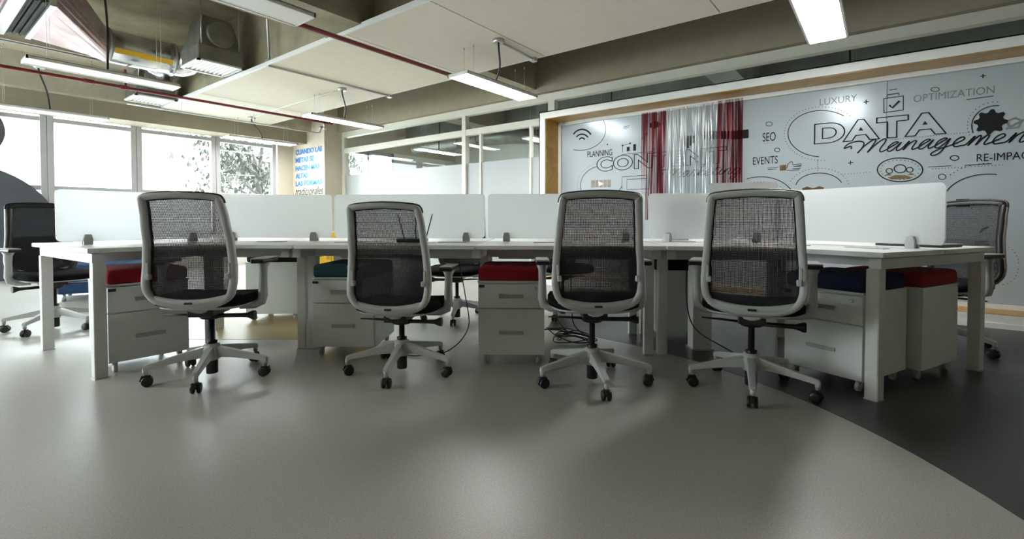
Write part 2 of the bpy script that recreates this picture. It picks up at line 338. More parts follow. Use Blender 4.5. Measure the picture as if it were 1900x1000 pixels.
# ================================================================ PENDANT LIGHTS
def lamp(x0,x1,yc,z,on,label,cord=None,group='pendant lights',cordtop=None,lm=None,jz=None):
    xc=(x0+x1)/2; L=x1-x0; Wd=.29
    t=thing('pendant_light',label,'lamp',(xc,yc,z),0,group)
    h=MB(); h.box((0,Wd/2-.008,.014),(L,.016,.032)).box((0,-Wd/2+.008,.014),(L,.016,.032)).box((L/2-.008,0,.014),(.016,Wd,.032)).box((-L/2+.008,0,.014),(.016,Wd,.032)).box((0,0,.028),(L,Wd,.008))
    h.build('housing',M_OFFW,t)
    MB().box((0,0,.006),(L-.034,Wd-.034,.008)).build('diffuser',(lm or M_LAMPON) if on else M_LAMPOFF,t)
    top=(jz or CZ)-z
    for sx in(-1,1):
        w=MB()
        for sy in(-1,1): w.cyl((sx*L*.36,sy*.07,.031),(sx*L*.36,sy*.07,top),.0016,5)
        for sy in(-1,1): w.lathe([(.006,top-.03),(.006,top)],6,Matrix.Translation((sx*L*.36,sy*.07,0)))
        w.build('suspension_wire',M_ALU,t)
    if cord:
        a=Vector((cord[0]-xc,cord[1]-yc,(cordtop or CZ)-z)); b=Vector((0,0,.03))
        m=(a+b)/2+Vector((.02,-.02,-.03))
        MB().tube(catmull([a,a+Vector((0,0,-.08)),m,b+Vector((0,0,.06)),b]),.011,7).build('power_cord',M_BLACK,t)
        MB().lathe([(.055,a.z-.035),(.06,a.z-.03),(.06,a.z),(0.01,a.z)],14,Matrix.Translation((a.x,a.y,0))).build('junction_box',M_ALU,t)
    return t
LZ=2.42
lamp(3.66,4.93,.40,LZ,1,'lit pendant light nearest the camera, cut off by the top edge at the right',(4.2,-.3))
lamp(3.71,4.99,3.58,LZ,1,'lit pendant light in the middle, in front of the taupe beam',(3.93,3.2))
lamp(3.78,5.06,6.70,LZ,1,'lit pendant light left of the middle one, before the glass partition',(4.01,6.13))
lamp(3.80,5.08,9.45,2.40,1,'lit pendant light hanging before the tree window',(4.12,9.14))
lamp(.84,2.11,6.53,LZ,0,'unlit white pendant light below the foil duct at the left',(1.43,6.55),cordtop=3.69,jz=3.69)
lamp(.74,2.01,3.55,LZ,0,'unlit pendant light with greyish diffuser at the top edge left of centre',None,jz=3.69)
lamp(.84,2.11,9.45,2.42,0,'unlit pendant light seen edge-on against the left window',(1.3,8.95),cordtop=2.95,jz=3.26)
for xa,ya,lb in ((-2.4,3.55,'added lit pendant light left of the camera, unseen, for fill'),(-2.4,6.53,'added lit pendant light far left, out of view, for fill')): lamp(xa,xa+1.27,ya,2.42,1,lb,None,jz=3.69)  # two unseen lamps added to brighten the sides facing the camera
for (xa,ya,lb) in ((6.6,3.55,'lit pendant light glowing through the mural film near the foil curtains'),(7.0,7.95,'lit pendant light behind the glass partition, left one'),(7.3,5.25,'lit pendant light behind the glass partition, by the round duct'),(7.5,.42,'lit pendant light behind the mural, seen over its frame')):
    lamp(xa,xa+1.27,ya,2.42,1,lb,(xa+.6,ya),group='pendant lights behind the glass',cordtop=3.69,lm=M_LAMPBK,jz=3.69)
# ================================================================ PIPES, CONDUITS, DUCTS
def pipe(name,a,b,r,m,label,cat='pipe',joints=()):
    t=thing(name,label,cat,a); d=Vector(b)-Vector(a)
    MB().cyl((0,0,0),d,r,12).build('pipe_run',m,t)
    for j in joints:
        p=d*j; n=d.normalized()*.05; MB().cyl(p-n,p+n,r*1.35,12).build('coupling',m,t)
    return t
p1=pipe('sprinkler_pipe',(X0,8.12,2.68),(5.1,8.12,2.68),.021,M_RED,'dark red sprinkler pipe crossing below the left ceiling towards the lettered column',joints=(.62,.66))
MB().cyl((4.94-X0,0,0),(4.94-X0,0,-.09),.018,10).cyl((4.94-X0,0,-.09),(4.94-X0,0,-.13),.03,10).build('sprinkler_head',M_ALU,p1)
MB().cyl((6.02,0,0),(6.02,0,.24),.016,8).cyl((6.02,0,.06),(6.02,0,.2),.028,8).build('riser',M_RED,p1)
pipe('sprinkler_pipe',(X0,4.25,2.68),(4.55,4.25,2.68),.024,M_RED,'dark red sprinkler pipe ending behind the middle lit lamp',joints=(.5,))
pipe('sprinkler_pipe',(.62,-4.4,2.72),(.62,8.9,2.72),.03,M_RED,'dark red sprinkler pipe in the top left corner of the picture')
def conduit(pts,r,m,label,cat='conduit',hang=False):
    t=thing('conduit',label,cat,pts[0]); o=Vector(pts[0])
    MB().tube([Vector(p)-o for p in pts],r,8).build('conduit_run',m,t)
    if hang:
        for x in(.7,1.8,2.6): MB().cyl((x,0,.01),(x,0,CZ-o.z),.003,6).build('hanger_rod',M_ALU,t)
    e=Vector(pts[-1])-o; MB().box(e,(.07,.07,.05),b=.006).build('conduit_box',M_ALU,t)
    return t
conduit([(2.86,5.90,2.755),(4.66,5.90,2.755)],.012,M_ALU,'grey conduit along the ceiling seam left of centre')
conduit([(4.01,6.13,2.757),(4.05,8.0,2.757),(4.12,9.14,2.757)],.008,M_WHITE,'thin white conduit joining the two left lamp boxes')
conduit([(3.93,3.20,2.755),(4.62,3.24,2.755)],.012,M_ALU,'grey conduit from the middle lamp box to the board edge')
conduit([(4.70,Y0,2.80),(4.70,3.3,2.80)],.014,M_ALU,'silver conduit along the right edge of the ceiling board')
conduit([(2.2,8.8,2.60),(5.2,8.8,2.60),(5.26,8.8,2.62),(5.28,8.8,2.72)],.013,M_ALU,'grey conduit in front of the window bulkhead, bent up at its end',hang=True)
conduit([(X0,9.05,3.22),(2.3,9.05,3.22)],.013,M_ALU,'grey conduit along the upper beam at the left')
conduit([(.9,6.0,3.66),(2.5,6.0,3.66),(2.80,6.0,3.55),(2.9,6.0,3.4),(2.92,6.0,2.84)],.014,M_ALU,'grey conduit bending down beside the front air diffuser')
# foil duct run with air handler
ah=thing('air_handler','dark grey ceiling air handler with a foil transition, top left corner','air handler',(0,0,0))
MB().box((-.3,7.4,3.36),(2.1,1.62,.52),b=.01).build('housing',mat('dark_insulation_foil',(.07,.075,.08),.5,metal=.4,var=.3,bump=.6,bscale=12),ah)
MB().box((.84,7.42,3.34),(.11,1.52,.56)).build('flange',M_ALU,ah)
cm=MB()
for k in range(6): cm.box((.91+.028*k,7.42,3.33),(.02,1.42-.02*(k%2),.50-.03*(k%2)))
cm.build('flexible_collar',M_RUB,ah)
MB().box((1.09,7.42,3.33),(.05,1.46,.54)).build('flange',M_ALU,ah)
DY,DZ,DR=8.0,3.16,.215
rect=[(1.11,6.70,3.07),(1.11,8.12,3.07),(1.11,8.12,3.58),(1.11,6.70,3.58)]
n=24; tv=[];tf=[]
for k in range(n):
    t=k/n*4; i=int(t)%4; u=t-int(t); a=Vector(rect[i]); b=Vector(rect[(i+1)%4]); tv.append(a.lerp(b,u))
for k in range(n):
    an=R(225)+2*PI*k/n; tv.append(Vector((1.78,DY+DR*math.cos(an),DZ+DR*math.sin(an))))
for k in range(n): tf.append((k,(k+1)%n,n+(k+1)%n,n+k))
MB().add(tv,tf).build('foil_transition',M_FOILP,ah)
MB().tube([(1.15,6.5,3.69),(1.15,6.5,3.6),(1.16,6.5,3.45)],[.11,.09,.075],12).build('insulated_hose',M_RUB,ah)
du=thing('foil_duct','bright foil round air duct with a yellow stripe at the upper left','duct',(0,0,0))
MB().tube([(1.78,DY,DZ),(2.2,DY,DZ),(2.56,DY,DZ)],DR,26).build('duct_run',M_DUCT,du)
MB().tube([(2.50,DY,DZ),(2.64,DY-.03,DZ),(2.74,DY-.16,DZ+.01),(2.74,DY-.40,DZ+.03),(2.68,DY-.84,DZ+.05)],[.215,.215,.2,.19,.18],22).build('elbow',M_DUCT,du)
MB().tube([(2.3,DY+.2,DZ-.0),(2.5,DY+.5,DZ),(2.6,8.84,3.05)],[.14,.15,.15],18).build('branch_duct',M_DUCT,du)
for x in(1.80,2.52): MB().lathe([(DR,-.012),(DR+.012,-.012),(DR+.012,.012),(DR,.012)],26,Matrix.Translation((x,DY,DZ)),'x').build('duct_band',M_ALU,du)
st=[];sf=[]
for i,x in enumerate((1.84,2.48)):
    for a in(196,214): st.append((x,DY+(DR+.003)*math.cos(R(a)),DZ+(DR+.003)*math.sin(R(a))))
MB().add(st,[(0,1,3,2)]).build('yellow_stripe',M_YEL,du)
def diffuser(xc,yc,z,top,label,sx=.54,sy=.58):
    t=thing('air_diffuser',label,'air vent',(xc,yc,z)); a,b=sx/2,sy/2
    f=MB(); e=.035
    f.box((0,b-e/2,.008),(sx,e,.02)).box((0,-b+e/2,.008),(sx,e,.02)).box((a-e/2,0,.008),(e,sy,.02)).box((-a+e/2,0,.008),(e,sy,.02)); f.build('frame',M_WHITE,t)
    for k in range(9):
        x=-a+e+.03+(sx-2*e-.06)*k/8
        MB().box((0,0,0),(.026,sy-2*e,.004),Matrix.Translation((x,0,.014))@Matrix.Rotation(R(38),4,'Y')).build('slat',M_WHITE,t)
    MB().box((0,0,.05),(sx-.05,sy-.05,.006)).build('backing',M_PEDIN,t)
    h=top-z; c=MB(); c.prism([(-a+.02,-b+.02),(a-.02,-b+.02),(a-.02,b-.02),(-a+.02,b-.02)],.02,.20)
    lo=[(-a+.02,-b+.02,.20),(a-.02,-b+.02,.20),(a-.02,b-.02,.20),(-a+.02,b-.02,.20)]; hi=[(-.16,-.17,h),(.16,-.17,h),(.16,.17,h),(-.16,.17,h)]
    c.add(lo+hi,[(i,(i+1)%4,4+(i+1)%4,4+i) for i in range(4)]+[(4,5,6,7)]); c.build('plenum',M_GALV,t)
    MB().lathe([(.15,-b-.01),(.155,-b-.01),(.155,-b+.2),(.15,-b+.2)],22,Matrix.Translation((0,0,h*.62)),'y').build('spigot_ring',M_GALV,t)
    w=MB()
    for s in(-1,1): w.cyl((s*a*.8,-b*.9,.18),(s*a*.8,-b*.9,3.68-z),.006,6)
    w.build('hanger_rod',M_ALU,t); return t
diffuser(2.60,6.84,2.83,3.42,'square white slatted air diffuser with metal plenum, nearer of the two')
diffuser(2.58,9.12,2.76,3.22,'square white slatted air diffuser by the window bulkhead')
# ================================================================ MURAL FRAME
mu=thing('mural_frame','long white box frame with plywood lining round the frosted glass mural','mural',(0,0,0)); mu['kind']='structure'
yl=3.83; yr=Y0+.02; zt_,ft=2.395,.095; dp=XM-.03
MB().box((XF+.01,(yl+yr)/2,zt_-ft/2),(.02,yl-yr,ft)).box((XF+.01,yl-ft/2,(zt_-ft)/2),(.02,ft,zt_-ft)).box((XF+.01,(yl-ft+yr)/2,.057),(.02,yl-yr-ft,.115)).build('frame_face',M_OFFW,mu)
MB().box(((XF+dp)/2,(yl+yr)/2,zt_-.006),(dp-XF,yl-yr,.012)).box(((XF+dp)/2,yl-.006,zt_/2),(dp-XF,.012,zt_)).build('outer_case',M_OFFW,mu)
MB().box(((XF+dp)/2+.012,(yl+yr)/2-.05,zt_-ft),(dp-XF-.02,yl-yr-.1,.012)).build('plywood_lining',M_WOOD,mu)
MB().box(((XF+dp)/2+.012,yl-ft,(zt_-ft)/2+.05),(dp-XF-.02,.012,zt_-ft-.1)).build('plywood_lining',M_WOOD,mu)
MB().box(((XF+dp)/2+.002,(yl+yr)/2-.05,.112),(dp-XF,yl-yr-.1,.012)).build('plywood_lining',M_WOOD,mu)
MB().box((XM-.03,(yl+yr)/2-.05,zt_-ft-.03),(.03,yl-yr-.2,.045)).box((XM-.03,yl-ft-.03,1.2),(.03,.045,2.15)).box((XM-.03,(yl+yr)/2-.05,.137),(.03,yl-yr-.2,.04)).build('glazing_bead',M_OFFW,mu)
yj=[yl-ft]+[on_x(px,230,XM).y for px in (1377,1645)]+[on_x(1645,230,XM).y-1.4,on_x(1645,230,XM).y-2.9,yr]
yj=[y for y in yj if y>=yr]
for a,b in zip(yj[:-1],yj[1:]):
    MB().box((XM,(a+b)/2,1.2),(.010,abs(a-b)-.008,2.2)).build('glass_panel',M_FILM,mu)
struct(bx('baseboard_right',XF-.012,XF,yr,yl,0,.045,M_WHITE))
XT=XM-.0075
def mp(px,py,off=0.): 
    p=on_x(px,py,XT); p.x=XT-off; return p
class Rib:
    def __init__(s): s.mb=MB(); s.k=0
    def line(s,P,w=.009,closed=False):
        P=[Vector(p) for p in P]
        if closed: P=P+[P[0]]
        s.k+=1; off=.0002*(s.k%7)
        n=len(P); vs=[]
        for i in range(n):
            a=P[max(i-1,0)]; b=P[min(i+1,n-1)]
            if closed and i in(0,n-1): a,b=P[-2],P[1]
            d=(b-a); d.x=0
            if d.length<1e-6: d=Vector((0,1,0))
            d.normalize(); q=Vector((0,-d.z,d.y))*w/2
            vs+= [P[i]+q-Vector((off,0,0)),P[i]-q-Vector((off,0,0))]
        s.mb.add(vs,[(2*i,2*i+1,2*i+3,2*i+2) for i in range(n-1)]); return s
    def dots(s,P,w=.008,step=.028,ln=None):
        P=[Vector(p) for p in P]; ln=ln or w; acc=0
        for a,b in zip(P[:-1],P[1:]):
            d=b-a; L=d.length
            if L<1e-6: continue
            u=d/L; t=-acc
            while t+step<=L:
                t+=step
                if t>=0: s.line([a+u*t,a+u*(t+ln)],w)
            acc=L-t
        return s
    def fill(s,P):
        s.k+=1; off=.0002*(s.k%7); s.mb.add([Vector(p)-Vector((off,0,0)) for p in P],[list(range(len(P)))]); return s
    def disc(s,c,r,n=14): return s.fill([Vector(c)+Vector((0,r*math.cos(2*PI*i/n),r*math.sin(2*PI*i/n))) for i in range(n)])
def px(P): return [mp(*p) for p in P]
def text_obj(name,s,p,width,height,m,parent,outline=False,bold=0.,shear=0.,xdir='mural',depth=.0006,spacing=1.):
    c=bpy.data.curves.new(name,'FONT'); c.body=s; c.size=1; c.shear=shear; c.offset=bold; c.space_character=spacing
    if outline: c.fill_mode='NONE'; c.bevel_depth=.016; c.bevel_resolution=0
    else: c.extrude=.002
    o=bpy.data.objects.new(name,c); COL.objects.link(o); bpy.context.view_layer.update()
    dg=bpy.context.evaluated_depsgraph_get(); me=bpy.data.meshes.new_from_object(o.evaluated_get(dg)); bpy.data.objects.remove(o); bpy.data.curves.remove(c)
    xs=[v.co.x for v in me.vertices]; ys_=[v.co.y for v in me.vertices]; x0,x1,y0,y1=min(xs),max(xs),min(ys_),max(ys_)
    for v in me.vertices:
        v.co=((v.co.x-x0)/(x1-x0)*width,(v.co.y-y0)/(y1-y0)*height,v.co.z*.12)
    me.materials.clear(); me.materials.append(m)
    o=bpy.data.objects.new(name,me); COL.objects.link(o)
    o.matrix_world=Matrix(((0,0,-1,p.x),(-1,0,0,p.y),(0,1,0,p.z),(0,0,0,1)))
    if parent: o.parent=parent
    return o
def mtext(s,xa,ya,xb,hpx,m=M_INK,**k):
    a=mp(xa,ya); b=mp(xb,ya); top=mp(xa,ya-hpx)
    a=a+Vector((-.0015,0,0)); return text_obj('lettering',s,a,abs(a.y-b.y),top.z-a.z,m,mu,**k)
mtext('PLANNING',1090,292,1136,11,bold=.0)
mtext('CONTENT',1107,319,1348,27,outline=True,bold=.04,spacing=1.08)
mtext('SEO',1415,263,1439,16); mtext('EVENTS',1397,306,1443,14)
mtext('DATA',1510,268,1757,38,outline=True,bold=.05,spacing=1.1)
mtext('LUXURY',1521,196,1590,12,m=M_INKG)
mtext('OPTIMIZATION',1695,190,1845,13,m=M_INKG); mtext('RE-IMPACT',1812,300,1925,14)
# hand-written words as strokes
G={'a':[(0,.1),(.3,.6),(.55,.95),(.3,1),(.08,.6),(.12,.1),(.36,0),(.6,.5),(.74,.95),(.66,.3),(.76,0),(.98,.15)],
'n':[(0,.1),(.15,.7),(.24,1),(.2,.4),(.16,0),(.3,.6),(.55,1),(.7,.85),(.66,.3),(.74,0),(.98,.15)],
'm':[(0,.1),(.15,.7),(.24,1),(.2,.4),(.16,0),(.3,.6),(.5,1),(.62,.8),(.58,0),(.72,.6),(.92,1),(1.05,.8),(1.0,.2),(1.1,0),(1.3,.15)],
'g':[(0,.1),(.3,.6),(.55,.95),(.3,1),(.08,.6),(.12,.1),(.36,0),(.6,.5),(.74,.95),(.7,0),(.6,-.6),(.3,-.85),(.12,-.6),(.45,-.15),(.98,.15)],
'e':[(0,.1),(.35,.42),(.6,.75),(.45,1),(.2,.8),(.12,.35),(.3,0),(.6,.05),(.88,.15)],
't':[(0,.1),(.22,.9),(.32,1.6),(.26,.8),(.24,.15),(.4,0),(.66,.15)],
'r':[(0,.1),(.2,.9),(.28,1.12),(.38,.95),(.58,.95),(.5,.4),(.55,0),(.78,.15)],
'k':[(0,.1),(.3,1.2),(.36,1.75),(.22,1.5),(.14,0),(.25,.6),(.5,1),(.55,.75),(.26,.55),(.5,.08),(.8,.15)],
'i':[(0,.1),(.2,.65),(.27,1),(.22,.3),(.3,0),(.52,.15)],
'M':[(-.3,.55),(-.45,.9),(-.85,.7),(-.7,1.25),(-.1,1.45),(.35,1.2),(.42,.6),(.3,0),(.5,.8),(.9,1.5),(1.1,1.3),(1.05,.6),(.98,0),(1.2,.8),(1.6,1.5),(1.8,1.2),(1.72,.4),(1.85,0),(2.15,.15)]}
def cursive(word,xa,ya,xb,xh,w=.008,m=M_INK):
    P=[];x=0; extra=[]
    for ch in word:
        g=G[ch]; P+=[(x+q[0]+.32*q[1],q[1]) for q in g[(1 if P else 0):]]
        if ch=='t': extra.append([(x+.1+.35,1.15),(x+.75+.35,1.2)])
        if ch=='i': extra.append([(x+.35+.45,1.4),(x+.42+.45,1.45)])
        x+=g[-1][0]
    x0=min(p[0] for p in P); x1=max(p[0] for p in P); a=mp(xa,ya); b=mp(xb,ya); h=mp(xa,ya-xh).z-a.z; sc=abs(a.y-b.y)/(x1-x0)
    f=lambda p: Vector((XT-.0015,a.y-(p[0]-x0)*sc,a.z+p[1]*h))
    r=Rib(); r.line(catmull([f(p) for p in P],5),w)
    for e in extra: r.line([f(p) for p in e],w)
    return r.mb.build('lettering',m,mu)
cursive('Management',1566,286,1932,15,.012); cursive('Marketing',1222,330,1374,10,.008)
r=Rib()   # line art
def A(cx,cy,rx,ry,a0,a1,w=.008,dots=False,n=28):
    P=px(arc(cx,cy,rx,ry,a0,a1,n))
    (r.dots(P,.007,.03) if dots else r.line(P,w))
A(1080,266,21,26,-140,-38,.022); A(1080,264,14,15,-140,-38,.02); A(1080,262,6,6,-150,-30,.02)
A(1076,240,48,39,-35,105); A(1076,240,56,46,-25,60,.006,True)
r.disc(mp(1127,268),.01); r.line(px([(1155,282),(1155,270),(1169,266)]),.006); r.disc(mp(1155,270),.012); r.disc(mp(1169,266),.012)
for a,b,c in((1163,273,281),(1175,268,280)): r.fill(px([(a,b),(a+5,b-1),(a+5,c-1),(a,c)]))
r.line(px([(1152,287),(1212,281)]),.006); r.line(px([(1157,235),(1168,233.5)]),.005); r.line(px([(1156,238),(1167,236.5)]),.005)
r.line(px([(1190,258),(1200,248)]),.008); r.disc(mp(1200,248),.014)
A(1118,345,41,37,110,255); A(1118,345,47,43,130,255,.006,True)
r.line(px([(1154,350),(1154,328),(1200,325),(1200,331),(1163,333),(1163,352),(1205,350),(1205,331)]),.007); r.line(px([(1154,346),(1146,356)]),.007)
A(1525,248,63,43,95,310); A(1525,248,70,50,80,320,.006,True)
r.dots(px([(1517,292),(1517,318)]),.007,.022)
A(1520,348,44,27,190,340); A(1520,348,56,36,190,350,.006,True)
A(1412,372,62,44,245,345,.008); A(1412,372,52,35,250,340,.008,True)
A(1442,278,5,3.5,0,360,.007,n=14); A(1427,230,6,4,0,360,.006,n=14); A(1771,293,8,4.5,0,360,.008,n=16); A(1748,328,7,5,0,360,.006,n=14); A(1735,166,8,4,0,360,.006,n=14)
A(1670,315,42,22,0,360,.010,n=48); A(1670,315,36,18,0,360,.006,True,40)
A(1670,313,11,7.5,0,360,.009,n=20); A(1650,317,6,4.5,0,360,.008,n=16); A(1688,315,6,4.5,0,360,.008,n=16)
r.line(px([(1640,183),(1676,178),(1676,204),(1640,209)]),.010,True); r.line(px([(1646,180),(1646,176),(1668,173),(1668,177)]),.008)
r.line(px([(1650,195),(1656,200),(1669,187)]),.018); r.line(px([(1650,167),(1664,165)]),.006)
for cx,cy in((1607,189),(1824,141),(1578,302)): r.line(px([(cx-5,cy+.7),(cx+5,cy-.7)]),.008); r.line(px([(cx,cy-4),(cx,cy+4)]),.008)
A(1850,234,47,38,160,275,.008); A(1850,234,55,45,150,270,.006,True)
r.dots(px([(1622,262),(1805,245)]),.006,.02); r.line(px([(1722,310),(1765,307.5)]),.005); r.dots(px([(1724,314),(1860,306)]),.006,.022); r.line(px([(1790,307),(1840,303.5)]),.007)
r.dots(px([(1620,319),(1560,324)]),.006,.025); r.line(px([(1793,185),(1843,178)]),.007); r.line(px([(1424,312),(1444,310)]),.005); r.line(px([(1424,315),(1440,313.5)]),.005); r.dots(px([(1414,267),(1436,265)]),.005,.018)
A(1835,375,85,52,200,280,.008); A(1835,365,95,62,215,270,.006,True)
r.line(px([(1774,371),(1798,370),(1798,384)]),.012); r.line(px([(1774,383),(1798,382)]),.012)
A(1845,395,45,26,185,260,.012,True); r.line(px([(1818,432),(1824,425),(1834,421)]),.014); r.line(px([(1808,449),(1833,449)]),.007); r.line(px([(1808,453),(1836,453)]),.007)
# thumbs-up, computer bars
r.line(px([(1460,312),(1462,304),(1469,299),(1471,303),(1470,306),(1487,304),(1487,307),(1472,309)]),.007); r.line(px([(1472,309),(1486,308),(1485,312),(1470,313)]),.007); r.line(px([(1470,313),(1484,312.5),(1483,315),(1460,316)]),.007)
r.mb.build('line_drawing',M_INK,mu)
r=Rib()
r.fill(px([(1447,307),(1459,305.5),(1459,315.5),(1447,317)])); r.fill(px([(1488,350),(1497,346),(1507,349),(1510,349),(1520,345.5),(1529,348),(1527,353),(1507,354.5),(1490,355)]))
r.fill(px([(1648,330),(1660,325),(1680,325),(1692,329),(1688,332),(1654,333)])); r.fill(px([(1640,326),(1648,322),(1656,325)])); r.fill(px([(1683,325),(1690,321),(1698,324)]))
for k in range(5): r.fill(px([(1097+7.5*k,335-.3*k),(1104-.8+7.5*k,334.6-.3*k),(1104-.8+7.5*k,347.6-.2*k),(1097+7.5*k,348-.2*k)]))
r.mb.build('icon',M_INKB,mu)
r=Rib(); r.fill([p-Vector((.002,0,0)) for p in px([(1110,336.5),(1121,341),(1111,345.5)])]); r.mb.build('play_triangle',M_WHITE,mu)
r=Rib()
for k in range(5):
    a=1264+5.2*k; d=abs(k-2)*5; r.fill(px([(a,252),(a+3.6,251.6),(a+3.6,275-d),(a,275.5-d)]))
for k in range(9): r.fill(px([(1305+5.5*k,243),(1309+5.5*k,242.6),(1309+5.5*k,258),(1305+5.5*k,258.4)]))
r.fill(px([(1356,243),(1389,240),(1389,256),(1356,259)])); r.fill(px([(1205,229),(1218,224),(1228,231),(1218,238),(1206,237)]))
# gear
c=mp(1838,226); g=[]
for k in range(32):
    q=.085 if (k//2)%2 else .11; g.append(c+Vector((0,q*math.cos(2*PI*k/32),q*math.sin(2*PI*k/32))))
r.fill(g); r.mb.build('icon',M_INK,mu)
r=Rib(); r.line(px([(1868,225),(1884,219),(1896,224),(1890,236),(1874,238)]),.02,True); r.line(px([(1866,240),(1900,222)]),.02); r.mb.build('icon',M_INKG,mu)
r=Rib(); A(1860,492,30,36,0,360,.012,True,n=40); r.line(px([(1838,484),(1846,482),(1848,488),(1840,492),(1848,496),(1842,502)]),.012); r.mb.build('icon',M_INKR,mu)
# foil fringe curtains hanging in front of the glass
def curtain(pa,pb,ztop,m,label):
    ya,yb=on_x(pa,260,XM-.045).y,on_x(pb,260,XM-.045).y
    c=MB(); n=int(abs(ya-yb)/.0105)
    for i in range(n):
        y=ya+(yb-ya)*(i+.5)/n; w=.0112; vs=[]; ph=random.random()*6; tw=random.uniform(.3,1.2)
        for j in range(9):
            z=ztop-j*(ztop-.9)/8; an=ph+j*tw*.5
            vs+=[(XM-.045+.004*math.sin(an)-.003*random.random(),y-w/2*math.cos(an*.6),z),(XM-.045-.004*math.sin(an),y+w/2*math.cos(an*.6),z)]
        c.add(vs,[(2*j,2*j+1,2*j+3,2*j+2) for j in range(8)])
    o=c.build('foil_fringe_curtain',m); tag(o,label,'curtain',kind='stuff'); return o
curtain(1190,1236,2.26,foil_mat('red_foil',(.22,.022,.028)),'red metallic fringe curtain on the mural, left one')
curtain(1236,1330,2.27,foil_mat('silver_foil',(.72,.74,.75)),'silver metallic fringe curtain between the two red ones')
curtain(1330,1378,2.28,foil_mat('dark_red_foil',(.20,.02,.026)),'red metallic fringe curtain on the mural, right one')
# column lettering
def ctext(s,pa,pb,py,h,m,**k):
    a=on_x(pa,py,5.53); b=on_x(pb,py,5.53); z=a.z; a.x=5.524
    return text_obj('lettering',s,a,abs(a.y-b.y),h,m,col,**k)
for s,pb,py in(('CUANDO LAS',598,288.5),('METAS SE',583,303),('HACEN MAS',593,318),('ALTAS',571,332),('LAS FORMAS',598,346)): ctext(s,549,pb,py,.115,M_INKL,bold=.05)
ctext('tradicionales',549,600,363,.17,M_INK,shear=.3)
# ================================================================ DESK GEOMETRY (view-plan metres)
def V2(a,b): return Vector((a,b))
e=V2(.9976,-.0696); nn=V2(.0696,.9976)
S1,S2,S3=V2(-1.396,3.072),V2(-.231,2.990),V2(.934,2.909); D=.594
C1,C2,C3=S1+D*nn,S2+D*nn,S3+D*nn
VL,VR,EL,ER=V2(-2.301,3.731),V2(1.892,3.438),V2(-2.817,2.983),V2(2.315,2.580)
nl,nr=V2(-.823,.568),V2(.897,.443); wl,wr=V2(-.568,-.823),V2(.443,-.897)
LF,LB,RF,RB=EL-D*nl,EL+D*nl,ER-D*nr,ER+D*nr
def isect(p,d,q,g):
    k=d.x*g.y-d.y*g.x; t=((q-p).x*g.y-(q-p).y*g.x)/k; return p+d*t
IL,IR=isect(LF,-wl,S1,-e),isect(RF,-wr,S3,e)
OL,OR=isect(LB,-wl,C1+D*nn,-e),isect(RB,-wr,C3+D*nn,e)
def bez(a,b,c,n=8): return [a*(1-t)**2+b*2*t*(1-t)+c*t*t for t in [i/n for i in range(n+1)]]
gap=.008
def top(poly,label,grp):
    c=sum(poly,V2(0,0))/len(poly); o=W(c.x,c.y)
    t=thing('desk',label,'desk',o,0,grp)
    P=[]
    for p in poly:
        q=W(p.x,p.y)-o; P.append((q.x*(1-.002),q.y*(1-.002)))
    MB().prism(P,.715,.74).build('desktop',M_WHITE,t,bev=.002)
    return t,o
def bar(mb,a,b,w,z0,z1,o):
    A_,B_=W(a.x,a.y)-o,W(b.x,b.y)-o; d=(B_-A_); L=d.length; d.normalize(); q=Vector((-d.y,d.x,0))*w/2
    mb.prism([((A_+q).x,(A_+q).y),((B_+q).x,(B_+q).y),((B_-q).x,(B_-q).y),((A_-q).x,(A_-q).y)],z0,z1)
h=gap/2
front='front desks of the bench'; rear='rear desks of the bench'
lf=bez(LF-wl*.20,IL-V2(0,0),IL+e*.42,8)
tl,o=top([LF,*lf,S1-e*h,C1-e*h-nn*h,VL,EL-nl*h],'left front desk, angled, with a concave front edge and white end frame',front)
m=MB(); bar(m,LF+nl*.22-wl*.10,IL+V2(-.09,.16),.04,.655,.712,o); bar(m,IL+V2(-.09,.16),S1+nn*.2-e*.14,.04,.655,.712,o); m.build('apron_rail',M_STEELW,tl)
t2,o=top([S1+e*h,S2-e*h,C2-e*h-nn*h,C1+e*h-nn*h],'front desk holding the black router, second from the left',front)
m=MB(); bar(m,S1+nn*.22+e*.05,S2+nn*.22-e*.05,.04,.655,.712,o); m.build('apron_rail',M_STEELW,t2)
t3,o=top([S2+e*h,S3-e*h,C3-e*h-nn*h,C2+e*h-nn*h],'front desk with the crimson cushioned pedestal under its left half',front)
m=MB(); bar(m,S2+nn*.22+e*.05,S3+nn*.22-e*.10,.04,.655,.712,o); m.build('apron_rail',M_STEELW,t3)
rf=bez(IR-e*.42,IR,RF-wr*.20,8)
t4,o=top([S3+e*h,*rf,RF,ER-nr*h,VR,C3+e*h-nn*h],'right front desk, angled, with a concave front edge',front)
m=MB(); bar(m,S3+nn*.2+e*.10,IR+V2(.09,.16),.04,.655,.712,o); bar(m,IR+V2(.09,.16),RF+nr*.22-wr*.10,.04,.655,.712,o); m.build('apron_rail',M_STEELW,t4)
r1,o=top([EL+nl*h,VL,C1-e*h+nn*h,C1-e*h+nn*D,OL,LB],'left rear desk behind the angled frosted screen',rear)
r2,o=top([C1+e*h+nn*h,C2-e*h+nn*h,C2-e*h+nn*D,C1+e*h+nn*D],'rear desk behind the router desk',rear)
r3,o=top([C2+e*h+nn*h,C3-e*h+nn*h,C3-e*h+nn*D,C2+e*h+nn*D],'rear desk behind the crimson pedestal desk',rear)
r4,o=top([C3+e*h+nn*h,VR,ER+nr*h,RB,OR,C3+e*h+nn*D],'right rear desk carrying the monitors and the closed laptop',rear)
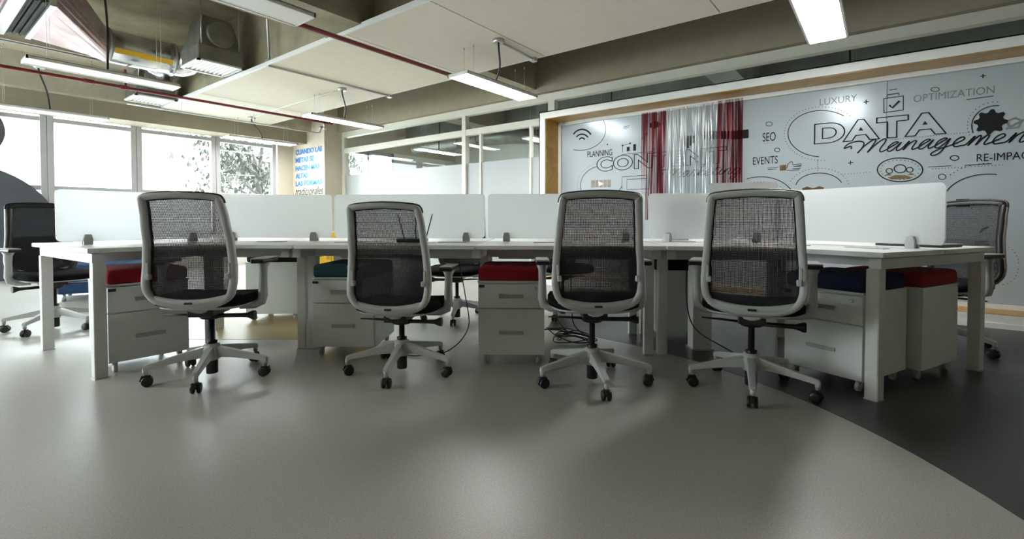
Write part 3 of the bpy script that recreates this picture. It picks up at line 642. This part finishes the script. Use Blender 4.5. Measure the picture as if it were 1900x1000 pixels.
# frames: cross beam and front leg belong to the front desk, the other leg to the rear desk
def frame(c,d,half,inset,ft_,rt_):
    o=ft_.location; m=MB(); bar(m,c-d*(half-.03),c+d*(half-.03),.055,.655,.708,o); m.build('cross_beam',M_STEELW,ft_)
    for sg,th in((-1,ft_),(1,rt_)):
        o=th.location; p=c+d*sg*inset; m=MB(); bar(m,p-d*.03,p+d*.03,.06,0.006,.655,o); l=m.build('leg',M_STEELW,th,bev=.003)
        m=MB(); bar(m,p-d*.032,p+d*.032,.064,0,.006,o); m.build('foot_glide',M_ALU,l)
frame(EL-wl*.06,nl,D-.02,D-.06,tl,r1); frame(ER-wr*.06,nr,D-.02,D-.06,t4,r4)
frame(C1-e*.09,nn,D-.04,.29,tl,r1); frame(C1-e*.012,nn,D-.04,.29,t2,r2)
frame(C2,nn,D-.04,.10,t3,r3)
frame(C3-e*.045,nn,D-.04,.29,t3,r3); frame(C3+e*.045,nn,D-.04,.29,t4,r4)
bl=(nl+nn).normalized(); br=(nr+nn).normalized()
frame(VL,bl,.46,.30,tl,r1); frame(VR,br,.46,.32,t4,r4)
# cable trays under the centre line
ct=thing('cable_tray','long grey cable tray under the centre of the bench','cable tray',W(*C2)); oo=W(*C2)
for a,b in((C1,C2),(C2,C3),(VL,C1),(C3,VR)):
    u=(b-a).normalized(); m=MB(); bar(m,a+u*.10,b-u*.10,.20,.620,.626,oo)
    for s in(-1,1):
        qn=V2(-u.y,u.x)*.10*s; bar(m,a+u*.10+qn,b-u*.10+qn,.006,.620,.652,oo)
    m.build('tray',M_STEELW,ct)
cr=thing('cable_riser','white square cable riser column under the desk right of the leg pair','cable riser',W(1.31,3.36),math.atan2(-HX,HY))
MB().box((0,0,.29),(.13,.10,.58),b=.004).build('riser_column',M_OFFW,cr); MB().box((0,0,.006),(.15,.12,.012)).build('base_plate',M_ALU,cr)
# ================================================================ SCREENS
def rrect(x0,x1,z0,z1,r,n=5):
    P=[]
    for cx,cz,a in((x1-r,z1-r,0),(x0+r,z1-r,90),(x0+r,z0+r,180),(x1-r,z0+r,270)):
        for k in range(n+1): t=R(a+90*k/n); P.append((cx+r*math.cos(t),cz+r*math.sin(t)))
    return P
RX=Matrix.Rotation(R(90),4,'X')
def screen(a,b,label,ga=.012,gb=.012,z1=1.09,cl=(.15,.15)):
    u=(b-a); L=u.length; u.normalize(); o=W(a.x,a.y); d=W(u.x,u.y); rz=math.atan2(d.y,d.x)
    t=thing('desk_screen',label,'desk screen',o,rz,'frosted desk screens')
    P=rrect(ga,L-gb,.762,z1,.03); m=MB(); m.prism(P,-.006,.006,RX); m.build('panel',M_SCR,t)
    for x in(cl[0],L-cl[1]):
        c=MB(); c.prism([(x-.024,.7402),(x+.024,.7402),(x+.024,.775),(x+.016,.806),(x-.016,.806),(x-.024,.775)],.007,.028,RX); c.prism([(x-.024,.7402),(x+.024,.7402),(x+.024,.775),(x+.016,.806),(x-.016,.806),(x-.024,.775)],-.028,-.007,RX)
        c.prism([(x-.02,.745),(x+.02,.745),(x+.02,.761),(x-.02,.761)],-.0065,.0065,RX)
        c.build('clamp',M_CLAMP,t,bev=.002)
screen(EL,VL,'frosted white desk screen at the far left, angled end of the bench',.0,.02)
screen(VL,C1,'frosted white desk screen behind and right of the leftmost front chair',.02,.012)
screen(C1,C2,'frosted white desk screen behind the chair in front of the router',.012,.012)
screen(C2,C3,'frosted white desk screen between the second and third front chairs')
screen(C3,VR,'frosted desk screen with a dark monitor blurred behind it',.012,.02)
screen(VR,ER,'frosted desk screen at the right end, angled, behind the rightmost front chair',.02,.0,1.10)
# ================================================================ CHAIRS
def prof(z):      # how far back the backrest sits at each height
    T=[(.40,-.165),(.46,-.215),(.54,-.232),(.64,-.222),(.76,-.228),(.90,-.262),(1.06,-.315)]
    for (a,ya),(b,yb) in zip(T[:-1],T[1:]):
        if z<=b:
            t=max(0,(z-a)/(b-a)); t=t*t*(3-2*t)*.5+t*.5; return ya+(yb-ya)*t
    return T[-1][1]
def make_chair(label):
    t=thing('office_chair',label,'chair',(0,0,0),0,'grey mesh office chairs')
    HALF=[(0,.415),(.07,.419),(.13,.432),(.185,.458),(.222,.50),(.236,.56),(.236,.63),(.229,.72),(.221,.82),(.213,.92),(.206,.985),(.200,1.01),(.180,1.026),(.10,1.036),(0,1.04)]
    rh=[Vector((p[0],p[1],0)) for p in HALF]; rh=catmull(rh,3); full=[(p.x,p.y) for p in rh]+[(-p.x,p.y) for p in rh[-2:0:-1]]
    n=len(full); vs=[];inner=[]
    for i,(x,z) in enumerate(full):
        a=full[i-1]; b=full[(i+1)%n]; d=Vector((b[0]-a[0],b[1]-a[1])); d.normalize(); q=Vector((-d.y,d.x))
        w=.034 if z<.5 else (.036 if abs(x)>.19 else .030)
        ix,iz=x+q.x*w,z+q.y*w; inner.append((ix,iz))
        y0=prof(z)+.30*x*x; y1=prof(iz)+.30*ix*ix
        vs+=[(x,y0+.012,z),(x,y0-.012,z),(x+q.x*.006,y0-.020,z+q.y*.006),(ix-q.x*.006,y1-.016,iz-q.y*.006),(ix,y1-.006,iz),(ix,y1+.012,iz)]
    fs=[(i*6+k,i*6+(k+1)%6,((i+1)%n)*6+(k+1)%6,((i+1)%n)*6+k) for i in range(n) for k in range(6)]
    MB().add(vs,fs,True).build('back_frame',M_CHAIR,t)
    vs=[]
    for i,(x,z) in enumerate(full):
        ix,iz=inner[i]; ox,oz=x+(ix-x)*.10,z+(iz-z)*.10; jx,jz=x+(ix-x)*1.15,z+(iz-z)*1.15
        vs+=[(ox,prof(oz)+.30*ox*ox+.014,oz),(ox,prof(oz)+.30*ox*ox+.021,oz),(jx,prof(jz)+.30*jx*jx+.021,jz),(jx,prof(jz)+.30*jx*jx+.012,jz)]
    MB().add(vs,[(i*4+k,i*4+(k+1)%4,((i+1)%n)*4+(k+1)%4,((i+1)%n)*4+k) for i in range(n) for k in range(4)],True).build('back_liner',M_BLACK,t)
    # mesh panel
    def hw(z):
        best=.0
        pts=[(p.x,p.y) for p in rh]
        for (xa,za),(xb,zb) in zip(pts[:-1],pts[1:]):
            if za<=z<=zb and zb>za: best=xa+(xb-xa)*(z-za)/(zb-za)
        return best
    for nm,za,zb,mm,dy in(('mesh_panel',.49,1.008,M_MESH,.004),('shade_mesh_panel',.50,.755,M_MESH,.014)):  # second layer added to mimic the dark under-desk shade behind the lower back
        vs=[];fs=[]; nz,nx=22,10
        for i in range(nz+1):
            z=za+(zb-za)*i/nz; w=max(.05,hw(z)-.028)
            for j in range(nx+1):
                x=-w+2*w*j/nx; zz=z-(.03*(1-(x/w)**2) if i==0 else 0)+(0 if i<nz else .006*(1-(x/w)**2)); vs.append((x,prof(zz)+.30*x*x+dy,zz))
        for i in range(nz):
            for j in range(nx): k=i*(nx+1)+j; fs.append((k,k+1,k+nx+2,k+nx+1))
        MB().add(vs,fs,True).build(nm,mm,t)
    # lower crossbar with plate
    P=[(x,prof(.487-.03*(1-(x/.2)**2))+.30*x*x-.002,.487-.03*(1-(x/.2)**2)) for x in [-.2+.04*i for i in range(11)]]
    MB().tube(P,.014,8,flat=1.3).build('back_crossbar',M_CHAIR,t)
    MB().box((0,prof(.457)-.022,.457),(.040,.008,.011),b=.002).build('badge_plate',M_BLACK,t)
    P=[p for p in inner]; 
    top=[(x,prof(z)+.30*x*x+.010,z+.002) for (x,z) in full if z>.975]
    MB().tube(top,.006,6).build('back_edge_trim',M_BLACK,t)
    for s in(-1,1):
        MB().box((s*.205,prof(.62)-.002+.03*.3,.63),(.016,.026,.085),b=.004).box((s*.198,prof(.62)-.004,.60),(.022,.03,.03),b=.004).build('lumbar_slider',M_CHAIR,t)
    # back stay from mechanism
    MB().tube([(0,-.03,.40),(0,-.11,.40),(0,-.17,.415)],[.05,.05,.04],10,flat=.45).build('back_stay',M_CHAIR,t)
    # seat
    out=[(.245*(abs(math.cos(a))**.55)*(1 if math.cos(a)>0 else -1),.04+.245*(abs(math.sin(a))**.55)*(1 if math.sin(a)>0 else -1)) for a in [2*PI*i/40 for i in range(40)]]
    def ring(sc,z,fz=0): return [(x*sc,.04+(y-.04)*sc,z-(fz*max(0,(y-.1)/.18)**2)) for x,y in out]
    rings=[ring(.90,.425,.01),ring(1.0,.437,.012),ring(1.0,.462,.018),ring(.95,.482,.022),ring(.6,.478,.01),ring(.05,.472,0)]
    vs=[p for rg in rings for p in rg]; k=40
    fs=[(i*k+j,i*k+(j+1)%k,(i+1)*k+(j+1)%k,(i+1)*k+j) for i in range(5) for j in range(k)]+[list(range(k))[::-1],[5*k+j for j in range(k)]]
    MB().add(vs,fs,True).build('seat',M_SEAT,t)
    rings=[ring(.78,.405),ring(.93,.418),ring(.93,.4255)]; vs=[p for rg in rings for p in rg]
    fs=[(i*k+j,i*k+(j+1)%k,(i+1)*k+(j+1)%k,(i+1)*k+j) for i in range(2) for j in range(k)]+[list(range(k))[::-1],[2*k+j for j in range(k)]]
    MB().add(vs,fs,True).build('seat_shell',M_CHAIR,t)
    # arms
    for s in(-1,1):
        a=MB(); a.tube([(s*.15,.02,.405),(s*.23,.02,.408),(s*.268,.02,.425),(s*.277,.02,.46),(s*.277,.025,.56),(s*.277,.03,.62),(s*.277,.03,.650)],[.020,.021,.022,.021,.018,.019,.030],10,flat=1.25)
        ar=a.build('armrest',M_CHAIR,t)
        b=MB(); b.box((s*.277,.05,.661),(.078,.225,.020),b=.009); b.build('arm_pad',M_BLACK,ar)
        MB().box((s*.277,.05,.675),(.074,.220,.010),b=.004).build('arm_pad_top',mat('grey_arm_pad',(.30,.31,.31),.55),ar)
    # mechanism + levers
    m=MB(); m.box((0,-.02,.383),(.13,.22,.042),b=.008).lathe([(.052,.335),(.062,.345),(.062,.37),(.05,.385)],18); m.build('tilt_mechanism',M_BLACK,t)
    MB().tube([(-.04,-.02,.355),(-.14,-.02,.36),(-.245,-.02,.362)],[.012,.011,.007],8,flat=.6).build('lever',M_BLACK,t)
    MB().tube([(.04,-.02,.352),(.17,-.02,.352),(.205,-.02,.352),(.235,-.02,.352),(.248,-.02,.352)],[.012,.012,.014,.026,.026],12).build('lever',M_BLACK,t)
    g=MB(); g.lathe([(.028,.018),(.030,.022),(.030,.10),(.027,.19),(.030,.205),(.016,.21),(.016,.34)],18); g.build('gas_lift',M_BLACK,t)
    MB().lathe([(.034,.095),(.046,.105),(.050,.16),(.040,.185),(.029,.19)],20).build('base_hub',M_CHAIR,t)
    # star legs: mesh points along +x, each turned by its own angle
    L=MB(); sec=[(.03,.145,.026,.030),(.12,.135,.022,.022),(.22,.118,.019,.016),(.295,.105,.018,.013),(.318,.098,.016,.012)]
    vs=[];
    for x,z,w,hh in sec: vs+=[(x,-w,z-hh),(x,w,z-hh),(x,w*.75,z+hh),(x,-w*.75,z+hh)]
    fs=[(i*4+k,i*4+(k+1)%4,(i+1)*4+(k+1)%4,(i+1)*4+k) for i in range(4) for k in range(4)]+[(3,2,1,0),(16,17,18,19)]
    L.add(vs,fs,False); L.tube([(.308,0,.098),(.308,0,.062)],[.015,.012],10)
    leg0=L.build('leg',M_CHAIR,t,bev=.003)
    C=MB()
    for s in(-1,1): C.lathe([(.008,s*.011-.0085),(.024,s*.011-.0085),(.0275,s*.011-.005),(.0275,s*.011+.005),(.024,s*.011+.0085),(.008,s*.011+.0085)],16,Matrix.Translation((.300,s*.004,.0275)),'y')
    C.cyl((.308,0,.03),(.308,0,.064),.008,8); C.add([(.275,-.009,.03),(.335,-.009,.03),(.325,-.009,.058),(.285,-.009,.058),(.275,.009,.03),(.335,.009,.03),(.325,.009,.058),(.285,.009,.058)],[(0,1,2,3),(7,6,5,4),(0,4,5,1),(1,5,6,2),(2,6,7,3),(3,7,4,0)])
    cas=C.build('caster',M_BLACK,leg0)
    for k in range(1,5):
        l=leg0.copy(); COL.objects.link(l); l.parent=t; l.rotation_euler=(0,0,R(72*k)); c=cas.copy(); COL.objects.link(c); c.parent=l
    return t
def yaw(dx,dz):
    d=W(dx,dz); return math.atan2(d.y,d.x)-PI/2
def vang(deg):   # angle in view plan -> room
    d=W(math.cos(R(deg)),math.sin(R(deg))); return math.atan2(d.y,d.x)
CH=None
def place(X,Z,fx,fz,star,label,drop=0.):
    global CH
    rz=yaw(fx,fz); loc=W(X,Z,.0)
    if CH is None: CH=make_chair(label); o=CH; o.location=loc; o.rotation_euler=(0,0,rz)
    else: o=dup(CH,loc,rz,label)
    legs=[c for c in o.children if c.name.startswith('leg')]
    if drop:
        for c in o.children:
            if c.name.split('.')[0] not in('leg','base_hub','gas_lift'): c.location.z-=drop
    for k,l in enumerate(legs): l.rotation_euler=(0,0,vang(star)-rz+R(72*k))
    return o
place(-1.73,2.77,-.10,.99,-72,'grey-framed mesh office chair, leftmost of the four in front of the bench')
place(-.655,2.86,.10,1,-93,'grey-framed mesh office chair in front of the teal-cushioned pedestal',.05)
place(.447,2.68,.03,1,-86,'grey-framed mesh office chair just right of the middle crimson-cushioned pedestal')
place(1.277,2.565,.44,.9,-115,'grey-framed mesh office chair, rightmost of the four in front of the bench')
place(-3.78,3.98,.88,-.47,-80,'mesh office chair behind the left end of the bench, facing the desk')
place(-4.95,4.2,.45,-.89,-60,'dark mesh office chair cut off by the left edge of the picture')
place(-.50,4.38,-.12,-1,-90,'mesh office chair behind the bench, seen under the desk left of the middle crimson cushion')
place(.48,4.55,.3,-1,-110,'mesh office chair behind the bench, seen under the desk behind the cable tangle')
place(3.04,3.40,-.96,-.28,-75,'dark mesh office chair behind the right end of the bench')
# ================================================================ PEDESTALS
PEDS={}
def pedestal(X,Z,fx,fz,cm,label,lock=True):
    # X,Z = middle of the drawer face; (fx,fz) = direction the drawers face
    f=V2(fx,fz).normalized(); c=V2(X,Z)-f*.235; rz=yaw(-f.x,-f.y)
    t=thing('drawer_pedestal',label,'pedestal',W(c.x,c.y),rz,'white drawer pedestals')
    y=-.235
    MB().box((0,.009,.289),(.41,.452,.452)).build('cabinet_body',M_PED,t)
    MB().box((0,0,.518),(.414,.474,.010)).build('top_plate',M_PED,t)
    for z0,z1 in((.066,.350),(.356,.505)):
        d=MB().box((0,y+.009,(z0+z1)/2),(.406,.018,z1-z0),b=.002).build('drawer',M_PED,t)
        zc=.203 if z0<.1 else .428
        MB().box((0,y-.003,zc),(.15,.008,.020),b=.002).box((0,y-.006,zc+.009),(.15,.006,.004)).build('handle',M_CLAMP,d)
    MB().box((-.182,y-.001,.490),(.036,.006,.016)).build('label_plate',M_BLACK,t)
    if lock: MB().lathe([(.008,y-.008),(.010,y-.006),(.010,y)],12,Matrix.Translation((.15,0,.478)),'y').build('lock',M_ALU,t)
    out=[]
    rr=rrect(-.205,.205,-.235,.235,.03,4)
    k=len(rr); lev=[(.97,.5235),(1.0,.535),(1.0,.582),(.97,.600),(.85,.607),(.3,.611)]
    vs=[(p[0]*s,p[1]*s,z) for s,z in lev for p in rr]; fs=[(i*k+j,i*k+(j+1)%k,(i+1)*k+(j+1)%k,(i+1)*k+j) for i in range(5) for j in range(k)]+[list(range(k))[::-1],[5*k+j for j in range(k)]]
    MB().add(vs,fs,True).build('seat_cushion',cm,t)
    for sx in(-1,1):
        for sy in(-1,1):
            m=MB(); m.lathe([(.006,-.010),(.024,-.010),(.026,-.006),(.026,.006),(.024,.010),(.006,.010)],14,Matrix.Translation((sx*.165,sy*.185,.026)),'x'); m.box((sx*.165,sy*.185+.008,.052),(.026,.03,.022)); m.build('caster',mat('translucent_caster',(.42,.42,.41),.3),t)
    return t
def mid(a,b): return ((a[0]+b[0])/2,(a[1]+b[1])/2)
pedestal(-2.205,2.935,.78,-.63,M_CRED,'white drawer pedestal with crimson cushion under the left end of the bench')
pedestal(-1.105,3.15,-.03,-1,M_CTEAL,'white drawer pedestal with dark teal cushion')
pedestal(-.005,2.965,-.03,-1,M_CRED,'white drawer pedestal with crimson cushion in the middle, facing the camera')
pedestal(1.693,2.635,-.87,-.49,M_CNAVY,'white drawer pedestal with navy cushion under the right end of the bench')
pedestal(2.57,3.06,.87,.49,M_CDRED,'white pedestal with brick red cushion behind the navy one, facing away')
pedestal(-1.90,4.50,1,0.05,M_CBLK,'white pedestal with black cushion behind the bench at the left, seen from its side')
pedestal(1.31,4.05,.07,1,M_CBLK,'white pedestal with black cushion behind the right leg pair, seen from its back')
# ================================================================ THINGS ON THE DESKS
def computer(X,Z,fx,fz,z0,w,hh,label,shell=None):
    rz=yaw(-fx,-fz); t=thing('computer',label,'computer',W(X,Z,z0),rz)
    MB().prism(rrect(-w/2,w/2,.10,.10+hh,.02),-.006,.012,RX).build('screen_shell',shell or mat('silver_shell',(.62,.63,.64),.3,metal=.5),t,bev=.003)
    MB().prism(rrect(-w/2+.02,w/2-.02,.16,.10+hh-.02,.004),.0125,.0135,RX).build('display_glass',M_BLACK,t)
    MB().box((0,.03,.10),(.14,.006,.20),Matrix.Rotation(R(8),4,'X')).build('stand_neck',M_ALU,t)
    MB().box((0,.02,.004),(.20,.17,.008),b=.003).build('stand_foot',M_ALU,t)
    return t
computer(1.235,3.60,.05,1,.74,.36,.25,'dark all-in-one computer seen as a blur behind the frosted screen',mat('graphite_shell',(.03,.04,.045),.4))
computer(1.86,3.90,.30,1,.74,.50,.36,'white-backed all-in-one computer rising above the screen behind the rightmost front chair')
rt=thing('router','black wireless router with three upright antennas on the desk','router',W(-.70,3.40,.74),yaw(.07,1))
MB().box((0,0,.016),(.20,.12,.024),b=.008).build('router_body',M_BLACK,rt)
for k,(x,tx) in enumerate(((-.07,-.05),(0.01,.0),(.08,.05))): MB().tube([(x,.05,.02),(x+tx*.2,.05,.05),(x+tx,.05,.20)],[.006,.006,.005],8,flat=.7).build('antenna',M_BLACK,rt)
lp=thing('laptop','closed dark laptop with silver edge on the right rear desk','laptop',W(2.46,2.93,.74),yaw(.897,.443))
MB().box((0,0,.007),(.34,.24,.012),b=.003).build('base',M_BLACK,lp); MB().box((0,0,.017),(.34,.24,.006),b=.002).build('lid',M_ALU,lp)
cp=thing('cup','small frosted plastic cup before the blurred monitor','cup',W(1.085,3.40,.74)); MB().lathe([(.018,0),(.020,.002),(.024,.062),(.0225,.062),(.0185,.004),(.001,.004)],18).build('cup_body',M_SCR,cp)
sn=MB().box((0,0,.0015),(.07,.04,.003)).build('sticky_note',M_YEL); sn.location=W(.80,3.18,.74); sn.rotation_euler=(0,0,yaw(0,1)); tag(sn,'yellow sticky note on the desk right of the third chair','sticky note')
for X,Z,fx,fz,lb in((-1.75,3.52,.07,1,'left front desk'),(-1.15,3.42,.07,1,'router desk, left end'),(-.42,3.42,.07,1,'router desk, right end'),(.25,3.36,.07,1,'middle front desk'),(1.75,3.02,.55,.8,'right front desk, left part'),(1.98,2.70,.897,.443,'right front desk, right part')):
    o=MB().box((0,0,.002),(.20,.06,.004),b=.001).build('cable_port_cover',M_CLAMP); o.location=W(X,Z,.74); o.rotation_euler=(0,0,yaw(fx,fz)); tag(o,'slim grey cable port cover on the '+lb,'cable port',group='cable port covers')
bk=MB().tube([(0,0,.0)]+[(.02*math.sin(i*.7),.1*i,.003*math.sin(i)) for i in range(1,4)],.006,6)
# cables
def cable(pts,r,label,name='cable',n=6):
    o=Vector(pts[0]); m=MB().tube(catmull([Vector(p)-o for p in pts],5),r,n); c=m.build(name,M_BLACK); c.location=o; tag(c,label,'cable'); return c
def coil(cx,cz,n,rr,label,top):
    P=[W(*top)]
    P.append(W(cx-.02,cz,.30)); P.append(W(cx,cz,.12))
    for i in range(n):
        a=i*1.05+cx; q=rr*(.6+.5*random.random()); P.append(W(cx+q*math.cos(a)*1.3,cz+q*math.sin(a)*.8,.012+.012*(i%5)))
    cable(P,.0045,label)
coil(.46,3.55,22,.13,'tangle of thin black cables on the floor right of the middle pedestal',(.42,3.5,.60))
coil(.36,3.75,14,.10,'thin black cable coil on the floor behind the cable tangle',(.36,3.62,.60))
cable([W(-.38,3.45,.6),W(-.33,3.42,.35),W(-.30,3.3,.16),W(-.42,3.2,.03),W(-.62,3.15,.008),W(-.75,3.2,.008)],.004,'thin black cable curving to the floor behind the second front chair')
cable([W(1.22,3.36,.6),W(1.16,3.2,.36),W(1.18,3.1,.20),W(1.33,3.02,.10),W(1.5,3.0,.01)],.004,'thin black cable looping down behind the rightmost front chair')
cable([W(1.75,3.2,.655),W(1.76,3.18,.60),W(1.72,3.15,.56),W(1.78,3.2,.655)],.004,'short black cable loop under the right front desk')
# ================================================================ FAR FURNITURE
def armchair(X,Z,fx,fz,w,hh,m,name,label,cat):
    t=thing(name,label,cat,W(X,Z),yaw(fx,fz))
    MB().box((0,.05,.24),(w,.60,.32),b=.03).build('seat_block',m,t); MB().box((0,-.30,.44),(w,.14,.80 if hh>.8 else hh-.08),b=.03).build('backrest',m,t)
    for sx in(-1,1):
        for sy in(-.25,.28): MB().cyl((sx*(w/2-.06),sy,0),(sx*(w/2-.06),sy,.09),.018,8).build('leg',M_ALU,t)
    return t
armchair(-4.85,5.75,.6,-.8,.8,.86,M_BLUE,'lounge_chair','navy blue upholstered lounge chair behind the left end of the bench','chair')
yc=thing('storage_cabinet','bright yellow low cabinet behind the left part of the bench','cabinet',W(-2.35,6.5),yaw(0,-1))
M_YC=mat('yellow_laminate',(.85,.52,.02),.4,var=.02)
MB().box((0,0,.39),(1.1,.42,.70)).build('cabinet_body',M_YC,yc)
for sx in(-1,1):
    d=MB().box((sx*.272,.215,.39),(.535,.018,.68),b=.002).build('door',M_YC,yc); MB().box((sx*.05,.232,.45),(.012,.015,.12)).build('handle',M_ALU,d)
MB().box((0,0,.02),(1.0,.36,.04)).build('plinth',M_BLACK,yc)
# round window films
def wfilm(px_,py_,ex,ey,label):
    c=on_y(px_,py_,YWIN-.02); q=on_y(ex,ey,YWIN-.02); rad=math.hypot(q.x-c.x,q.z-c.z)
    P=[(rad*math.cos(2*PI*i/56),rad*math.sin(2*PI*i/56)) for i in range(56)]
    o=MB().prism(P,-.002,.002,RX).build('window_decal',M_DISC); o.location=c; tag(o,label,'window decal')
wfilm(-72,236,9,236,'smoked grey round film on the leftmost window, upper one')
wfilm(-75,440,12,320,'smoked grey round film on the leftmost window, lower larger one')
# ================================================================ OUTSIDE
g=bx('ground',-25,30,YWIN+.3,45,-3.2,-3.1,M_OUT); struct(g,'pale ground outside the windows','ground')
def tree(x,y,zb,hh,rad,label,nleaf=2600):
    t=thing('tree',label,'tree',(x,y,zb))
    m=MB(); m.tube([(0,0,0),(.05,0,hh*.4),(-.1,.1,hh*.75),(.05,0,hh)],[.16,.12,.08,.03],8)
    tips=[]
    for k in range(14):
        a=random.random()*6.28; z0=hh*random.uniform(.4,.85); q=rad*random.uniform(.5,1); p=Vector((q*math.cos(a),q*math.sin(a),z0+random.uniform(.2,1.2))); tips.append(p)
        m.tube([(0,0,z0),(p.x*.5,p.y*.5,z0+.35),p],[.05,.035,.012],6)
    m.build('trunk',M_BARK,t)
    f=MB()
    for i in range(nleaf):
        c=random.choice(tips)+Vector((random.gauss(0,.38),random.gauss(0,.38),random.gauss(0,.32))); s=random.uniform(.06,.13)
        Q=Matrix.Translation(c)@Matrix.Rotation(random.random()*6.28,4,'Z')@Matrix.Rotation(random.random()*3,4,'X')
        f.add([(0,-s,0),(s*.45,0,.01),(0,s,0),(-s*.45,0,.01)],[(0,1,2,3)],False,Q)
    f.build('foliage',M_LEAF,t); t.children[-1]['kind']='stuff'
    return t
tree(7.3,15.5,-3.1,6.9,1.6,'leafy tree outside the two right windows',4200)
tree(10.6,19.5,-3.1,7.6,2.4,'further tree outside the rightmost window',4000)
sl=thing('street_lamp','thin street lamp post outside the third window','street lamp',(5.2,20.5,-3.1)); MB().tube([(0,0,0),(0,0,6.2),(.05,0,6.3),(.45,0,6.4)],[.07,.05,.045,.04],8).build('pole',M_ALU,sl); MB().box((.6,0,6.38),(.5,.2,.12),b=.03).build('lamp_head',M_GALV,sl)
rl=thing('balcony_railing','white lattice railing outside the left window','railing',(0,YWIN+1.2,0))
MB().box((1.5,0,.98),(9,.05,.05)).box((1.5,0,.2),(9,.05,.05)).build('rail',M_WHITE,rl)
lt=MB()
for k in range(44):
    x=-3+.2*k
    for s in(-1,1): lt.tube([(x,0,.22),(x+s*.5,0,.96)],.010,4)
lt.build('lattice',M_WHITE,rl); rl.children[-1]['kind']='stuff'
bx('balcony_slab',-4,7,YWIN+.26,YWIN+1.5,0,.16,M_OUT)['kind']='structure'
